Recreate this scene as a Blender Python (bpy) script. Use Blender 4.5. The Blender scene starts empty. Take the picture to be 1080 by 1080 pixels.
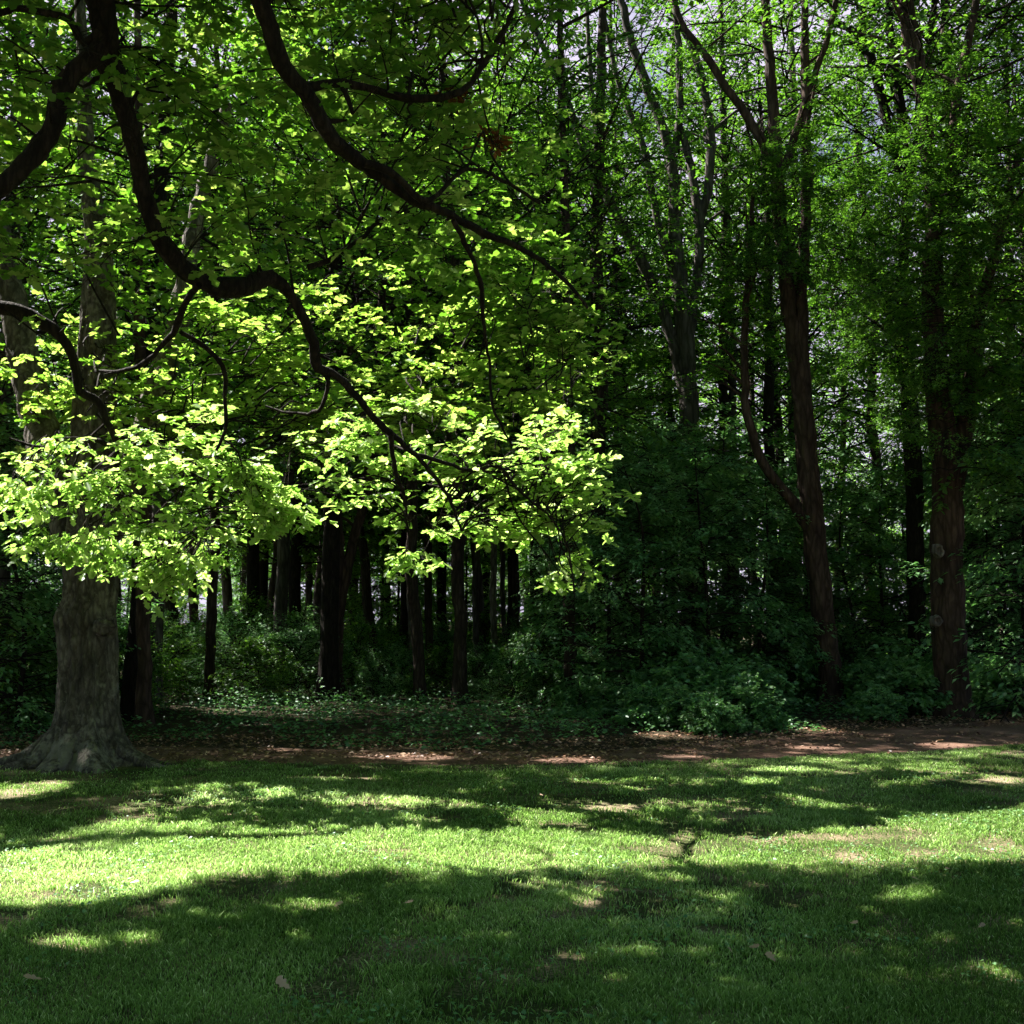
import bpy, math, random
import numpy as np
from mathutils import Vector

# ------------------------------------------------------------------ set-up
scene = bpy.context.scene
COL = scene.collection
CAMH = 1.7
F = 1200.0                      # focal length in pixels of a 1080 px picture
HOR = 655.0                     # horizon row
PITCH = math.atan((HOR - 540.0) / F)
SUN_AZ = math.radians(-60)      # clockwise from +Y
SUN_EL = math.radians(50)
SUNV = np.array([math.sin(SUN_AZ) * math.cos(SUN_EL), math.cos(SUN_AZ) * math.cos(SUN_EL), math.sin(SUN_EL)])
SH = SUNV[:2] / SUNV[2]         # horizontal shift toward the sun per metre of height


def at(px, py, Y):
    """world point seen at photo pixel (px, py) at distance Y in front"""
    a, b = (px - 540.0) / F, (540.0 - py) / F
    cy = math.cos(PITCH) - b * math.sin(PITCH)
    cz = math.sin(PITCH) + b * math.cos(PITCH)
    return np.array([a / cy * Y, Y, CAMH + cz / cy * Y])


def gnd(px, py):
    a, b = (px - 540.0) / F, (540.0 - py) / F
    cy = math.cos(PITCH) - b * math.sin(PITCH)
    cz = math.sin(PITCH) + b * math.cos(PITCH)
    Y = -CAMH * cy / cz
    return np.array([a / cy * Y, Y, 0.0])


def dist(py):
    return gnd(540, py)[1]


# ------------------------------------------------------------------ node helpers
def new_mat(name):
    m = bpy.data.materials.new(name)
    m.use_nodes = True
    nt = m.node_tree
    nt.nodes.clear()
    return m, nt, nt.nodes, nt.links


def ramp(nodes, stops):
    r = nodes.new('ShaderNodeValToRGB')
    el = r.color_ramp.elements
    while len(el) < len(stops):
        el.new(0.5)
    for e, (p, c) in zip(el, stops):
        e.position = p
        e.color = (*c, 1)
    return r


def noise(nodes, links, scale, detail=4, vec=None, rough=0.6):
    n = nodes.new('ShaderNodeTexNoise')
    n.inputs['Scale'].default_value = scale
    n.inputs['Detail'].default_value = detail
    n.inputs['Roughness'].default_value = rough
    if vec is not None:
        links.new(vec, n.inputs['Vector'])
    return n


def leaf_mat(name, dark, mid, light, trans=0.5, gloss=0.05, tcol=1.25, yellow=0.75, rough=0.45):
    m, nt, N, L = new_mat(name)
    at_ = N.new('ShaderNodeAttribute'); at_.attribute_name = 'tone'
    geo = N.new('ShaderNodeNewGeometry')
    rp = ramp(N, [(0.0, dark), (0.5, mid), (1.0, light)])
    L.new(at_.outputs['Fac'], rp.inputs['Fac'])
    d = N.new('ShaderNodeBsdfDiffuse'); L.new(rp.outputs['Color'], d.inputs['Color'])
    hs = N.new('ShaderNodeMixRGB'); hs.blend_type = 'MULTIPLY'; hs.inputs['Fac'].default_value = 1
    hs.inputs['Color2'].default_value = (tcol, tcol * 1.12, tcol * yellow * 0.6, 1)
    L.new(rp.outputs['Color'], hs.inputs['Color1'])
    t = N.new('ShaderNodeBsdfTranslucent'); L.new(hs.outputs['Color'], t.inputs['Color'])
    mx = N.new('ShaderNodeMixShader'); mx.inputs['Fac'].default_value = trans
    L.new(d.outputs[0], mx.inputs[1]); L.new(t.outputs[0], mx.inputs[2])
    g = N.new('ShaderNodeBsdfGlossy'); g.inputs['Roughness'].default_value = rough
    g.inputs['Color'].default_value = (0.9, 0.95, 1, 1)
    mg = N.new('ShaderNodeMixShader'); mg.inputs['Fac'].default_value = gloss
    L.new(mx.outputs[0], mg.inputs[1]); L.new(g.outputs[0], mg.inputs[2])
    o = N.new('ShaderNodeOutputMaterial'); L.new(mg.outputs[0], o.inputs['Surface'])
    return m


def bark_mat(name, c0, c1, c2, scale=9.0, bump=0.6, moss=None, zs=0.22):
    m, nt, N, L = new_mat(name)
    geo = N.new('ShaderNodeNewGeometry')
    mp = N.new('ShaderNodeMapping'); mp.inputs['Scale'].default_value = (1, 1, zs)
    L.new(geo.outputs['Position'], mp.inputs['Vector'])
    v = N.new('ShaderNodeTexVoronoi'); v.feature = 'DISTANCE_TO_EDGE'; v.inputs['Scale'].default_value = scale * 1.6
    nz = noise(N, L, scale * 0.8, 6, mp.outputs['Vector'], 0.65)
    ws = N.new('ShaderNodeMixRGB'); ws.inputs['Fac'].default_value = 0.12
    L.new(mp.outputs['Vector'], ws.inputs['Color1']); L.new(nz.outputs['Color'], ws.inputs['Color2'])
    L.new(ws.outputs['Color'], v.inputs['Vector'])
    big = noise(N, L, 1.3, 4, geo.outputs['Position'])
    rp = ramp(N, [(0.28, c0), (0.5, c1), (0.72, c2)])
    L.new(nz.outputs['Fac'], rp.inputs['Fac'])
    mu = N.new('ShaderNodeMixRGB'); mu.blend_type = 'MULTIPLY'; mu.inputs['Fac'].default_value = 0.7
    vr = ramp(N, [(0.0, (0.25, 0.23, 0.22)), (0.25, (1, 1, 1))])
    L.new(v.outputs['Distance'], vr.inputs['Fac'])
    L.new(rp.outputs['Color'], mu.inputs['Color1']); L.new(vr.outputs['Color'], mu.inputs['Color2'])
    col = mu.outputs['Color']
    if moss:
        mr = ramp(N, [(0.53, (0, 0, 0)), (0.70, (.5, .5, .5))])
        sz = N.new('ShaderNodeSeparateXYZ'); L.new(geo.outputs['Position'], sz.inputs[0])
        zf = N.new('ShaderNodeMapRange'); zf.inputs[1].default_value = 0.2; zf.inputs[2].default_value = 2.6; zf.inputs[3].default_value = 0.07; zf.inputs[4].default_value = -0.08
        L.new(sz.outputs['Z'], zf.inputs[0])
        b2 = noise(N, L, 14, 5, geo.outputs['Position'])
        a1 = N.new('ShaderNodeMath'); a1.operation = 'ADD'; L.new(big.outputs['Fac'], a1.inputs[0]); L.new(zf.outputs[0], a1.inputs[1])
        a2 = N.new('ShaderNodeMath'); a2.operation = 'MULTIPLY_ADD'; a2.inputs[1].default_value = 1.1; L.new(b2.outputs['Fac'], a2.inputs[0]); L.new(a1.outputs[0], a2.inputs[2])
        a3 = N.new('ShaderNodeMath'); a3.operation = 'SUBTRACT'; a3.inputs[1].default_value = .55; L.new(a2.outputs[0], a3.inputs[0])
        L.new(a3.outputs[0], mr.inputs['Fac'])
        mm = N.new('ShaderNodeMixRGB'); mm.inputs['Color2'].default_value = (*moss, 1)
        L.new(mr.outputs['Color'], mm.inputs['Fac']); L.new(col, mm.inputs['Color1'])
        col = mm.outputs['Color']
    bp = N.new('ShaderNodeBump'); bp.inputs['Strength'].default_value = bump; bp.inputs['Distance'].default_value = 0.03
    ad = N.new('ShaderNodeMath'); ad.operation = 'MULTIPLY_ADD'; ad.inputs[1].default_value = 1.5
    L.new(v.outputs['Distance'], ad.inputs[0]); L.new(nz.outputs['Fac'], ad.inputs[2])
    L.new(ad.outputs[0], bp.inputs['Height'])
    b = N.new('ShaderNodeBsdfPrincipled'); b.inputs['Roughness'].default_value = 0.9
    b.inputs['Specular IOR Level'].default_value = 0.2
    L.new(col, b.inputs['Base Color']); L.new(bp.outputs[0], b.inputs['Normal'])
    o = N.new('ShaderNodeOutputMaterial'); L.new(b.outputs[0], o.inputs['Surface'])
    return m


def soil_mat(name, stops, scale=3.0, fine=60.0, bump=0.5):
    m, nt, N, L = new_mat(name)
    geo = N.new('ShaderNodeNewGeometry')
    a = noise(N, L, scale, 5, geo.outputs['Position'])
    b_ = noise(N, L, fine, 4, geo.outputs['Position'])
    mx = N.new('ShaderNodeMath'); mx.operation = 'MULTIPLY_ADD'; mx.inputs[1].default_value = 0.45
    s = N.new('ShaderNodeMath'); s.operation = 'MULTIPLY'; s.inputs[1].default_value = 0.55
    L.new(a.outputs['Fac'], s.inputs[0]); L.new(b_.outputs['Fac'], mx.inputs[0]); L.new(s.outputs[0], mx.inputs[2])
    rp = ramp(N, stops); L.new(mx.outputs[0], rp.inputs['Fac'])
    bp = N.new('ShaderNodeBump'); bp.inputs['Strength'].default_value = bump; bp.inputs['Distance'].default_value = 0.02
    L.new(b_.outputs['Fac'], bp.inputs['Height'])
    b = N.new('ShaderNodeBsdfPrincipled'); b.inputs['Roughness'].default_value = 0.95
    b.inputs['Specular IOR Level'].default_value = 0.1
    L.new(rp.outputs['Color'], b.inputs['Base Color']); L.new(bp.outputs[0], b.inputs['Normal'])
    o = N.new('ShaderNodeOutputMaterial'); L.new(b.outputs[0], o.inputs['Surface'])
    return m


M = {}
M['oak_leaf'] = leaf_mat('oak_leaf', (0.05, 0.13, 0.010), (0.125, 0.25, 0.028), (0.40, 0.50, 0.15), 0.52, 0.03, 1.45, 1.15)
M['oak_leaf_lit'] = leaf_mat('oak_leaf_lit', (0.11, 0.22, 0.03), (0.30, 0.44, 0.12), (0.64, 0.72, 0.36), 0.58, 0.03, 1.35, 1.25)  # paler copy of the oak leaf, sunlight painted into its colour
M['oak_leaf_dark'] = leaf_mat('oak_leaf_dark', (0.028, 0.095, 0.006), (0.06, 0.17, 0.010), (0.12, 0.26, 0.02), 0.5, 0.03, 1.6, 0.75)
M['beech_leaf'] = leaf_mat('beech_leaf', (0.038, 0.105, 0.012), (0.078, 0.18, 0.022), (0.14, 0.27, 0.038), 0.5, 0.04, 1.6, 0.9)
M['under_leaf'] = leaf_mat('under_leaf', (0.06, 0.17, 0.05), (0.12, 0.28, 0.085), (0.24, 0.42, 0.15), 0.35, 0.06, 1.4, 1.2, 0.5)
M['far_leaf'] = leaf_mat('far_leaf', (0.10, 0.24, 0.04), (0.18, 0.36, 0.08), (0.30, 0.48, 0.14), 0.5, 0.04, 1.5, 1.0)  # brighter leaf copy, sunlight in the far wood painted into the colour
M['grass'] = leaf_mat('grass', (0.05, 0.11, 0.012), (0.31, 0.45, 0.14), (0.84, 0.82, 0.60), 0.6, 0.02, 1.5, 1.5, 0.5)
M['litter'] = leaf_mat('litter', (0.10, 0.045, 0.028), (0.22, 0.12, 0.075), (0.55, 0.36, 0.25), 0.1, 0.05, 1.0, 1.0)
M['rust_leaf'] = leaf_mat('rust_leaf', (0.12, 0.035, 0.01), (0.20, 0.06, 0.015), (0.3, 0.11, 0.03), 0.4, 0.03, 1.2, 0.6)
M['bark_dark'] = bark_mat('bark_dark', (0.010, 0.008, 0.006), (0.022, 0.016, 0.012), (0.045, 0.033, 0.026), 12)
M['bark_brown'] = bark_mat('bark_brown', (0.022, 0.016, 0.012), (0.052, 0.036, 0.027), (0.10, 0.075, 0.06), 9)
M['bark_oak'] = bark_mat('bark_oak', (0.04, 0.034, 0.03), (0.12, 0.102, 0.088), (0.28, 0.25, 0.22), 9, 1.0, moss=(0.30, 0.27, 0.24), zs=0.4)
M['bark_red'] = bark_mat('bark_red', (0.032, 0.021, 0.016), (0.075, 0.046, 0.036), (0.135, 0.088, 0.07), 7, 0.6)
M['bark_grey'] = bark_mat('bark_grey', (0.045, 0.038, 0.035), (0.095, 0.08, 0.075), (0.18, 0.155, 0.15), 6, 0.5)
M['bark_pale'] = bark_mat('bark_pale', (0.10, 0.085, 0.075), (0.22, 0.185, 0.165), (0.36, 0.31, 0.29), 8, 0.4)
M['lawn'] = soil_mat('lawn', [(0.30, (0.022, 0.034, 0.010)), (0.48, (0.045, 0.060, 0.018)), (0.56, (0.20, 0.155, 0.10)), (0.72, (0.42, 0.33, 0.25))], 1.1, 55)
M['path'] = soil_mat('path', [(0.3, (0.065, 0.036, 0.026)), (0.5, (0.145, 0.085, 0.062)), (0.72, (0.30, 0.20, 0.155))], 1.4, 45)
M['floor'] = soil_mat('forest_floor', [(0.3, (0.018, 0.014, 0.009)), (0.5, (0.04, 0.030, 0.018)), (0.7, (0.07, 0.06, 0.03))], 1.0, 30)


# ------------------------------------------------------------------ mesh buffer
class MB:
    def __init__(s):
        s.v, s.t, s.loops, s.tot, s.mi, s.n = [], [], [], [], [], 0

    def add(s, v, faces, mat=0, tone=0.5):
        """v (n,3); faces: int array (m,k) sharing one k"""
        v = np.asarray(v, dtype=np.float32).reshape(-1, 3)
        faces = np.asarray(faces, dtype=np.int32)
        s.v.append(v)
        s.t.append(np.full(len(v), tone, np.float32) if np.isscalar(tone) else np.asarray(tone, np.float32))
        s.loops.append((faces + s.n).ravel())
        s.tot.append(np.full(faces.shape[0], faces.shape[1], np.int32))
        s.mi.append(np.full(faces.shape[0], mat, np.int32))
        s.n += len(v)

    def build(s, name, mats, parent=None, smooth=True, loc=None):
        me = s.mesh(name, mats, smooth)
        return link(name, me, parent, loc)

    def mesh(s, name, mats, smooth=True):
        v = np.concatenate(s.v); lo = np.concatenate(s.loops); tt = np.concatenate(s.tot); mi = np.concatenate(s.mi)
        me = bpy.data.meshes.new(name)
        me.vertices.add(len(v)); me.vertices.foreach_set('co', v.ravel())
        me.loops.add(len(lo)); me.loops.foreach_set('vertex_index', lo)
        me.polygons.add(len(tt))
        st = np.zeros(len(tt), np.int32); st[1:] = np.cumsum(tt)[:-1]
        me.polygons.foreach_set('loop_start', st); me.polygons.foreach_set('loop_total', tt)
        me.polygons.foreach_set('material_index', mi)
        if smooth is not None:
            me.polygons.foreach_set('use_smooth', np.full(len(tt), bool(smooth)))
        a = me.attributes.new('tone', 'FLOAT', 'POINT'); a.data.foreach_set('value', np.concatenate(s.t))
        for m in mats:
            me.materials.append(m)
        me.update(calc_edges=True)
        return me


def link(name, me, parent=None, loc=None):
    o = bpy.data.objects.new(name, me)
    COL.objects.link(o)
    if parent is not None:
        o.parent = parent
    if loc is not None:
        o.location = loc
    return o


USED = set()


def thing(name, label, cat, loc=(0, 0, 0), group=None):
    o = bpy.data.objects.new(name, None); COL.objects.link(o)
    o.location = tuple(float(c) for c in loc); o.empty_display_size = 0.3
    tag(o, label, cat, group)
    return o


def tag(o, label=None, cat=None, group=None, kind=None):
    if label: o['label'] = label
    if cat: o['category'] = cat
    if group: o['group'] = group
    if kind: o['kind'] = kind
    return o


# ------------------------------------------------------------------ geometry
def spline(P, R, step):
    P = np.asarray(P, float); R = np.asarray(R, float)
    Q = np.vstack([2 * P[0] - P[1], P, 2 * P[-1] - P[-2]])
    out, rad = [], []
    for i in range(len(P) - 1):
        n = max(2, int(np.linalg.norm(P[i + 1] - P[i]) / step))
        t = np.linspace(0, 1, n, endpoint=False)[:, None]
        p0, p1, p2, p3 = Q[i], Q[i + 1], Q[i + 2], Q[i + 3]
        out.append(0.5 * (2 * p1 + (p2 - p0) * t + (2 * p0 - 5 * p1 + 4 * p2 - p3) * t ** 2 + (3 * p1 - p0 - 3 * p2 + p3) * t ** 3))
        rad.append(R[i] + (R[i + 1] - R[i]) * t[:, 0])
    out.append(P[-1:]); rad.append(R[-1:])
    return np.vstack(out), np.concatenate(rad)


def tube(mb, P, R, sides=8, mat=0, rng=None, rough=0.0, tone=0.5):
    P = np.asarray(P, float); R = np.asarray(R, float); n = len(P)
    T = np.gradient(P, axis=0); T /= np.linalg.norm(T, axis=1)[:, None] + 1e-9
    ref = np.array([1.0, 0.13, 0.07]) if abs(T[:, 2]).mean() > 0.6 else np.array([0.05, 0.1, 1.0])
    U = np.cross(T, ref); U /= np.linalg.norm(U, axis=1)[:, None] + 1e-9
    V = np.cross(T, U)
    a = np.linspace(0, 2 * math.pi, sides, endpoint=False)
    rr = R[:, None] * np.ones((n, sides))
    if rng is not None and rough > 0:
        k = rng.normal(0, 1, (n, sides))
        k = (k + np.roll(k, 1, 0) + np.roll(k, 1, 1) + np.roll(k, -1, 0)) / 2
        rr = rr * (1 + rough * k)
    v = P[:, None, :] + rr[:, :, None] * (np.cos(a)[None, :, None] * U[:, None, :] + np.sin(a)[None, :, None] * V[:, None, :])
    i = np.arange(n - 1)[:, None] * sides; j = np.arange(sides)[None, :]; j2 = (j + 1) % sides
    f = np.stack([i + j, i + j2, i + sides + j2, i + sides + j], -1).reshape(-1, 4)
    mb.add(v.reshape(-1, 3), f, mat, tone)
    if sides >= 5:
        mb.add(v[-1], [list(range(sides))], mat, tone)


# leaf outlines: x along the leaf, y sideways, z off the blade
def half_outline(name):
    if name == 'oak':
        o = [(0, 0), (.22, .13), (.34, .08), (.50, .27), (.62, .15), (.80, .25), (.93, .11), (1, 0)]
    elif name == 'broad':
        o = [(0, 0), (.08, .30), (.28, .26), (.42, .50), (.58, .24), (.78, .22), (1, 0)]
    else:
        o = [(0, 0), (.45, .27), (1, 0)]
    return np.array(o, float)


def leaf_template(name):
    h = half_outline(name)
    up = np.c_[h[:, 0], h[:, 1], 0.22 * h[:, 1] - 0.16 * h[:, 0] ** 2]
    dn = up[1:-1].copy(); dn[:, 1] *= -1
    v = np.vstack([up, dn]); n = len(up); k = len(dn)
    f1 = list(range(n)); f2 = [0] + [n + i for i in range(k)] + [n - 1]
    return v, np.array([f1, f2[::-1]])


LT = {k: leaf_template(k) for k in ('oak', 'broad', 'plain')}


def leaf_verts(pos, dirs, nor, size, shape):
    v, f = LT[shape]
    d = dirs / (np.linalg.norm(dirs, axis=1)[:, None] + 1e-9)
    s = np.cross(nor, d); s /= np.linalg.norm(s, axis=1)[:, None] + 1e-9
    n = np.cross(d, s)
    out = pos[:, None, :] + size[:, None, None] * (v[None, :, 0:1] * d[:, None, :] + v[None, :, 1:2] * s[:, None, :] + v[None, :, 2:3] * n[:, None, :])
    return out


def add_leaves(mb, V, tone, shape, mat):
    """V (n,k,3)"""
    v, f = LT[shape]
    n, k = V.shape[0], V.shape[1]
    if n == 0:
        return
    F_ = (np.arange(n)[:, None, None] * k + f[None]).reshape(-1, f.shape[1])
    mb.add(V.reshape(-1, 3), F_, mat, np.repeat(tone, k))


# ------------------------------------------------------------------ where sunlight reaches through the canopy
def interp(pts, y_of_x=True):
    a = np.array(pts, float)
    return a[:, 0], a[:, 1]


G_TOP = np.array([gnd(x, y)[:2] for x, y in [(-200, 905), (0, 905), (100, 906), (200, 886), (340, 877), (480, 880), (640, 885), (760, 888), (860, 880), (960, 868), (1080, 852), (1300, 835)]])
G_BOT = np.array([gnd(x, y)[:2] for x, y in [(-200, 950), (0, 946), (100, 948), (190, 934), (245, 916), (330, 919), (480, 915), (600, 914), (740, 912), (900, 908), (1080, 905), (1300, 900)]])
DAP = []
for x, y, w, h in [(590, 864, 90, 7), (640, 853, 60, 4), (690, 866, 40, 4), (830, 812, 75, 4), (870, 803, 60, 3), (985, 811, 90, 5), (1060, 822, 60, 4), (800, 826, 40, 3), (60, 1000, 95, 12), (140, 990, 40, 6), (205, 1042, 75, 10),
                   (30, 832, 80, 9), (288, 838, 48, 5), (420, 845, 60, 5), (130, 870, 60, 5), (450, 865, 60, 5), (330, 955, 60, 6), (640, 950, 60, 7), (560, 932, 50, 5), (700, 926, 60, 4), (760, 948, 40, 4), (300, 1070, 60, 8), (440, 1042, 60, 6),
                   (680, 832, 40, 3), (440, 798, 95, 3), (600, 801, 70, 3), (720, 797, 50, 2), (1000, 785, 60, 3), (300, 790, 50, 2), (960, 945, 60, 5), (1050, 1025, 50, 7), (560, 1060, 90, 8), (110, 812, 30, 2), (860, 788, 60, 2), (770, 805, 40, 2), (700, 775, 60, 4), (860, 770, 60, 3)]:
    c = gnd(x, y); e = gnd(x, y - h)
    DAP.append((c[0], c[1], w / F * c[1] * 0.5, (e[1] - c[1])))


CRG = np.random.default_rng(808)
# lit clusters at the tips: (px, py, sx, sy, count)
A = [(70, 420, 45, 18, 10), (150, 425, 70, 22, 22), (60, 480, 45, 22, 20), (130, 460, 45, 20, 16), (40, 520, 30, 18, 12), (110, 520, 45, 20, 12), (210, 450, 50, 25, 26), (180, 500, 35, 20, 16), (240, 490, 35, 22, 24), (280, 530, 28, 20, 22),
     (200, 560, 35, 20, 22), (170, 600, 25, 18, 18), (165, 630, 14, 8, 5), (60, 570, 25, 14, 10), (100, 590, 20, 12, 5), (230, 585, 25, 12, 10), (150, 560, 30, 15, 10), (300, 545, 12, 14, 5)]
B = [(370, 470, 35, 25, 24), (350, 520, 22, 16, 12), (420, 440, 45, 25, 26), (480, 425, 50, 22, 22), (430, 500, 40, 25, 26), (390, 540, 25, 10, 10), (500, 480, 40, 28, 26), (550, 500, 35, 22, 22), (600, 505, 28, 18, 14), (590, 450, 30, 22, 14),
     (530, 550, 30, 12, 12), (590, 550, 25, 12, 10), (430, 590, 16, 9, 5), (605, 595, 13, 10, 4), (598, 615, 8, 8, 2), (550, 430, 30, 25, 14), (620, 540, 12, 10, 4), (460, 560, 25, 10, 8), (600, 400, 18, 16, 7), (400, 400, 40, 20, 16), (470, 375, 45, 22, 18), (560, 380, 35, 25, 14), (430, 345, 60, 25, 16), (120, 395, 70, 25, 20), (215, 400, 50, 28, 24), (300, 375, 50, 32, 24), (330, 430, 40, 20, 14), (250, 330, 60, 25, 14), (90, 350, 50, 22, 10), (480, 315, 60, 22, 12), (575, 330, 25, 30, 10), (350, 320, 50, 24, 12), (600, 430, 22, 20, 8), (630, 495, 10, 8, 3)]
CLUSTER = []
for (cx, cy, sx, sy, n) in A + B:
    for _ in range(int(n * .92 + .5)):
        qx, qy = cx + CRG.normal(0, sx * .6), cy + CRG.normal(0, sy * .65)
        if math.sin(qx * .05 + 1.7 * math.sin(qy * .035)) * math.sin(qy * .07 + 1.3 * math.sin(qx * .03)) < -.42 + .3 * (qy < 430): continue
        dd_ = 11.75 - .0065 * (640 - qy)
        for _k in range(4):
            q = at(qx, qy, dd_); gx_ = q[0] - SH[0] * q[2]
            gmin = np.interp(gx_, G_TOP[:, 0], G_TOP[:, 1]) + .22 + (2.0 if qy < 425 + CRG.normal(0, 32) else 0)
            if q[1] - SH[1] * q[2] < gmin:
                dd_ += (gmin - (q[1] - SH[1] * q[2])) * 1.15
        CLUSTER.append(at(qx, qy, dd_ + abs(CRG.normal(0, .38))))
def zone(n, x0, x1, y0, y1, d0, d1, ok=None):
    out = []
    while len(out) < n:
        x, y = CRG.uniform(x0, x1), CRG.uniform(y0, y1)
        if ok and not ok(x, y): continue
        out.append(at(x, y, CRG.uniform(d0, d1)))
    return out


MIDZ = zone(420, -60, 610, 235, 420, 12.6, 14.4, lambda x, y: not (x > 470 and y < 300) or CRG.random() < .5)
FARZ = zone(520, -160, 600, -160, 300, 12.8, 15.6)
NEARZ = zone(210, -160, 560, -160, 270, 8.8, 10.4, lambda x, y: x < 480 or CRG.random() < .4)
FRONTZ = zone(26, -120, 560, -120, 130, 7.2, 8.2)
GRID = np.zeros((80, 60), bool)                 # 0.2 m cells of ground whose sunbeams reach a bright cluster
for c in CLUSTER:
    i = int((c[0] - SH[0] * c[2] + 7) / .2); j = int((c[1] - SH[1] * c[2] - 4) / .2)
    if 1 <= i < 79 and 1 <= j < 59:
        GRID[i - 1:i + 2, j - 1:j + 2] = True
CNT = np.zeros((80, 60), int)
for c in MIDZ + FARZ:
    i = int((c[0] - SH[0] * c[2] + 7) / .2); j = int((c[1] - SH[1] * c[2] - 4) / .2)
    if 1 <= i < 79 and 1 <= j < 59:
        CNT[i - 1:i + 2, j - 1:j + 2] += 1
GRID2 = GRID | (CNT >= 4)
GNEAR = np.zeros((80, 60), bool)
for c in NEARZ:
    i = int((c[0] - SH[0] * c[2] + 7) / .2); j = int((c[1] - SH[1] * c[2] - 4) / .2)
    if 1 <= i < 79 and 1 <= j < 59:
        GNEAR[i - 1:i + 2, j - 1:j + 2] = True


def lit(P, cluster=11.2, mg=0.15):
    """True where a point lies on a ray of sun that reaches a bright patch"""
    gx = P[:, 0] - SH[0] * P[:, 2]; gy = P[:, 1] - SH[1] * P[:, 2]
    w = 0.05 * np.sin(gx * 5.1 + 1.3) + 0.06 * np.sin(gx * 9.7 + gy * 6) + 0.05 * np.sin(gx * 23 + 2)
    top = np.interp(gx, G_TOP[:, 0], G_TOP[:, 1]); bot = np.interp(gx, G_BOT[:, 0], G_BOT[:, 1])
    m = (gy > bot + w * 0.6 - mg) & (gy < top + w + mg)
    if cluster:
        ii = np.clip(((gx + 7) / .2).astype(int), 0, 79); jj = np.clip(((gy - 4) / .2).astype(int), 0, 59)
        m |= (GRID2 if cluster > 11 else GRID)[ii, jj]
    for cx, cy, rx, ry in DAP:
        m |= ((gx - cx) / rx) ** 2 + ((gy - cy) / max(ry, 0.1)) ** 2 < 1 + 2.5 * w
    return m


# ------------------------------------------------------------------ crowns
def twig_leaves(rng, p0, p1, n, size, flat, sag=0.1):
    """leaves either side of a twig"""
    t = rng.beta(2.2, 1.3, n) * 1.1
    d = p1 - p0
    side = np.cross(d, [0, 0, 1.0]); side /= np.linalg.norm(side) + 1e-9
    dn = d / (np.linalg.norm(d) + 1e-9)
    sg = np.where(rng.random(n) < 0.5, -1.0, 1.0)
    pos = p0 + d * t[:, None]
    pos += rng.normal(0, 0.05, (n, 3)); pos[:, 2] -= sag * t ** 2 * np.linalg.norm(d)
    dirs = dn * rng.uniform(0.3, 1.0, n)[:, None] + side * (sg * rng.uniform(0.4, 1.2, n))[:, None]
    dirs[:, 2] -= rng.uniform(0.0, 0.5, n)
    nor = np.array([0, 0, 1.0]) + rng.normal(0, flat, (n, 3))
    sz = size * rng.uniform(0.65, 1.25, n)
    return pos, dirs, nor, sz


class Crown:
    """branches and leaves kept as arrays, so copies can share one mesh"""
    def __init__(s):
        s.tubes = []; s.L = []; s.T = []

    def leaves(s, pos, dirs, nor, sz, tone, shape):
        s.L.append(leaf_verts(pos, dirs, nor, sz, shape)); s.T.append(tone)

    def finish(s, shape):
        s.V = np.concatenate(s.L); s.tone = np.concatenate(s.T); s.shape = shape
        return s


def make_crown(seed, H, R, nb, nt, nl, size, style='tall', flat=0.35, shape='plain', el=(15, 55)):
    rng = np.random.default_rng(seed)
    c = Crown()
    pr = {'tall': lambda u: 0.55 + 0.75 * math.sin(math.pi * min(1, u * 0.85 + 0.12)) * (1 - 0.35 * u),
          'sap': lambda u: 1.0 - 0.7 * u, 'round': lambda u: math.sqrt(max(0.05, 1 - (1.6 * u - 0.6) ** 2))}[style]
    for b in range(nb):
        u = (b + rng.random()) / nb
        az = b * 2.39996 + rng.normal(0, 0.3)
        Lb = R * pr(u) * rng.uniform(0.7, 1.15)
        e = math.radians(rng.uniform(*el) * (0.6 + 0.8 * u))
        dv = np.array([math.cos(az) * math.cos(e), math.sin(az) * math.cos(e), math.sin(e)])
        p = np.array([0, 0, u * H * 0.92])
        pts = [p.copy()]
        for k in range(6):
            dv = dv + rng.normal(0, 0.17, 3); dv[2] -= 0.085
            dv /= np.linalg.norm(dv)
            p = p + dv * Lb / 6; pts.append(p.copy())
        pts = np.array(pts)
        r0 = 0.006 + 0.006 * Lb
        c.tubes.append((pts, np.linspace(r0, 0.008, 7), 5))
        bt = rng.uniform(0.2, 0.8)
        for k in range(nt):
            s = 0.32 + 0.68 * (k + rng.random()) / nt
            q = s * 6; i = min(5, int(q)); p0 = pts[i] + (pts[i + 1] - pts[i]) * (q - i)
            bd = pts[i + 1] - pts[i]; bd /= np.linalg.norm(bd)
            sd = np.cross(bd, [0, 0, 1.0]); sd /= np.linalg.norm(sd) + 1e-9
            sg = 1 if k % 2 else -1
            td = bd * rng.uniform(0.4, 1.0) + sd * sg * rng.uniform(0.5, 1.0) + np.array([0, 0, rng.normal(0, 0.22)])
            td /= np.linalg.norm(td)
            tl = (0.42 * Lb * (1 - s) + 0.45) * rng.uniform(0.7, 1.2)
            p1 = p0 + td * tl
            mid = (p0 + p1) / 2 + rng.normal(0, 0.04, 3) + np.array([0, 0, 0.03 * tl])
            c.tubes.append((np.array([p0, mid, p1 - [0, 0, 0.08 * tl]]), np.array([0.009, 0.006, 0.002]), 3))
            pos, di, no, sz = twig_leaves(rng, p0, p1, nl, size, flat)
            tn = np.clip(bt + rng.normal(0, 0.22, nl), 0, 1)
            c.leaves(pos, di, no, sz, tn, shape)
    return c.finish(shape)


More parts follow.
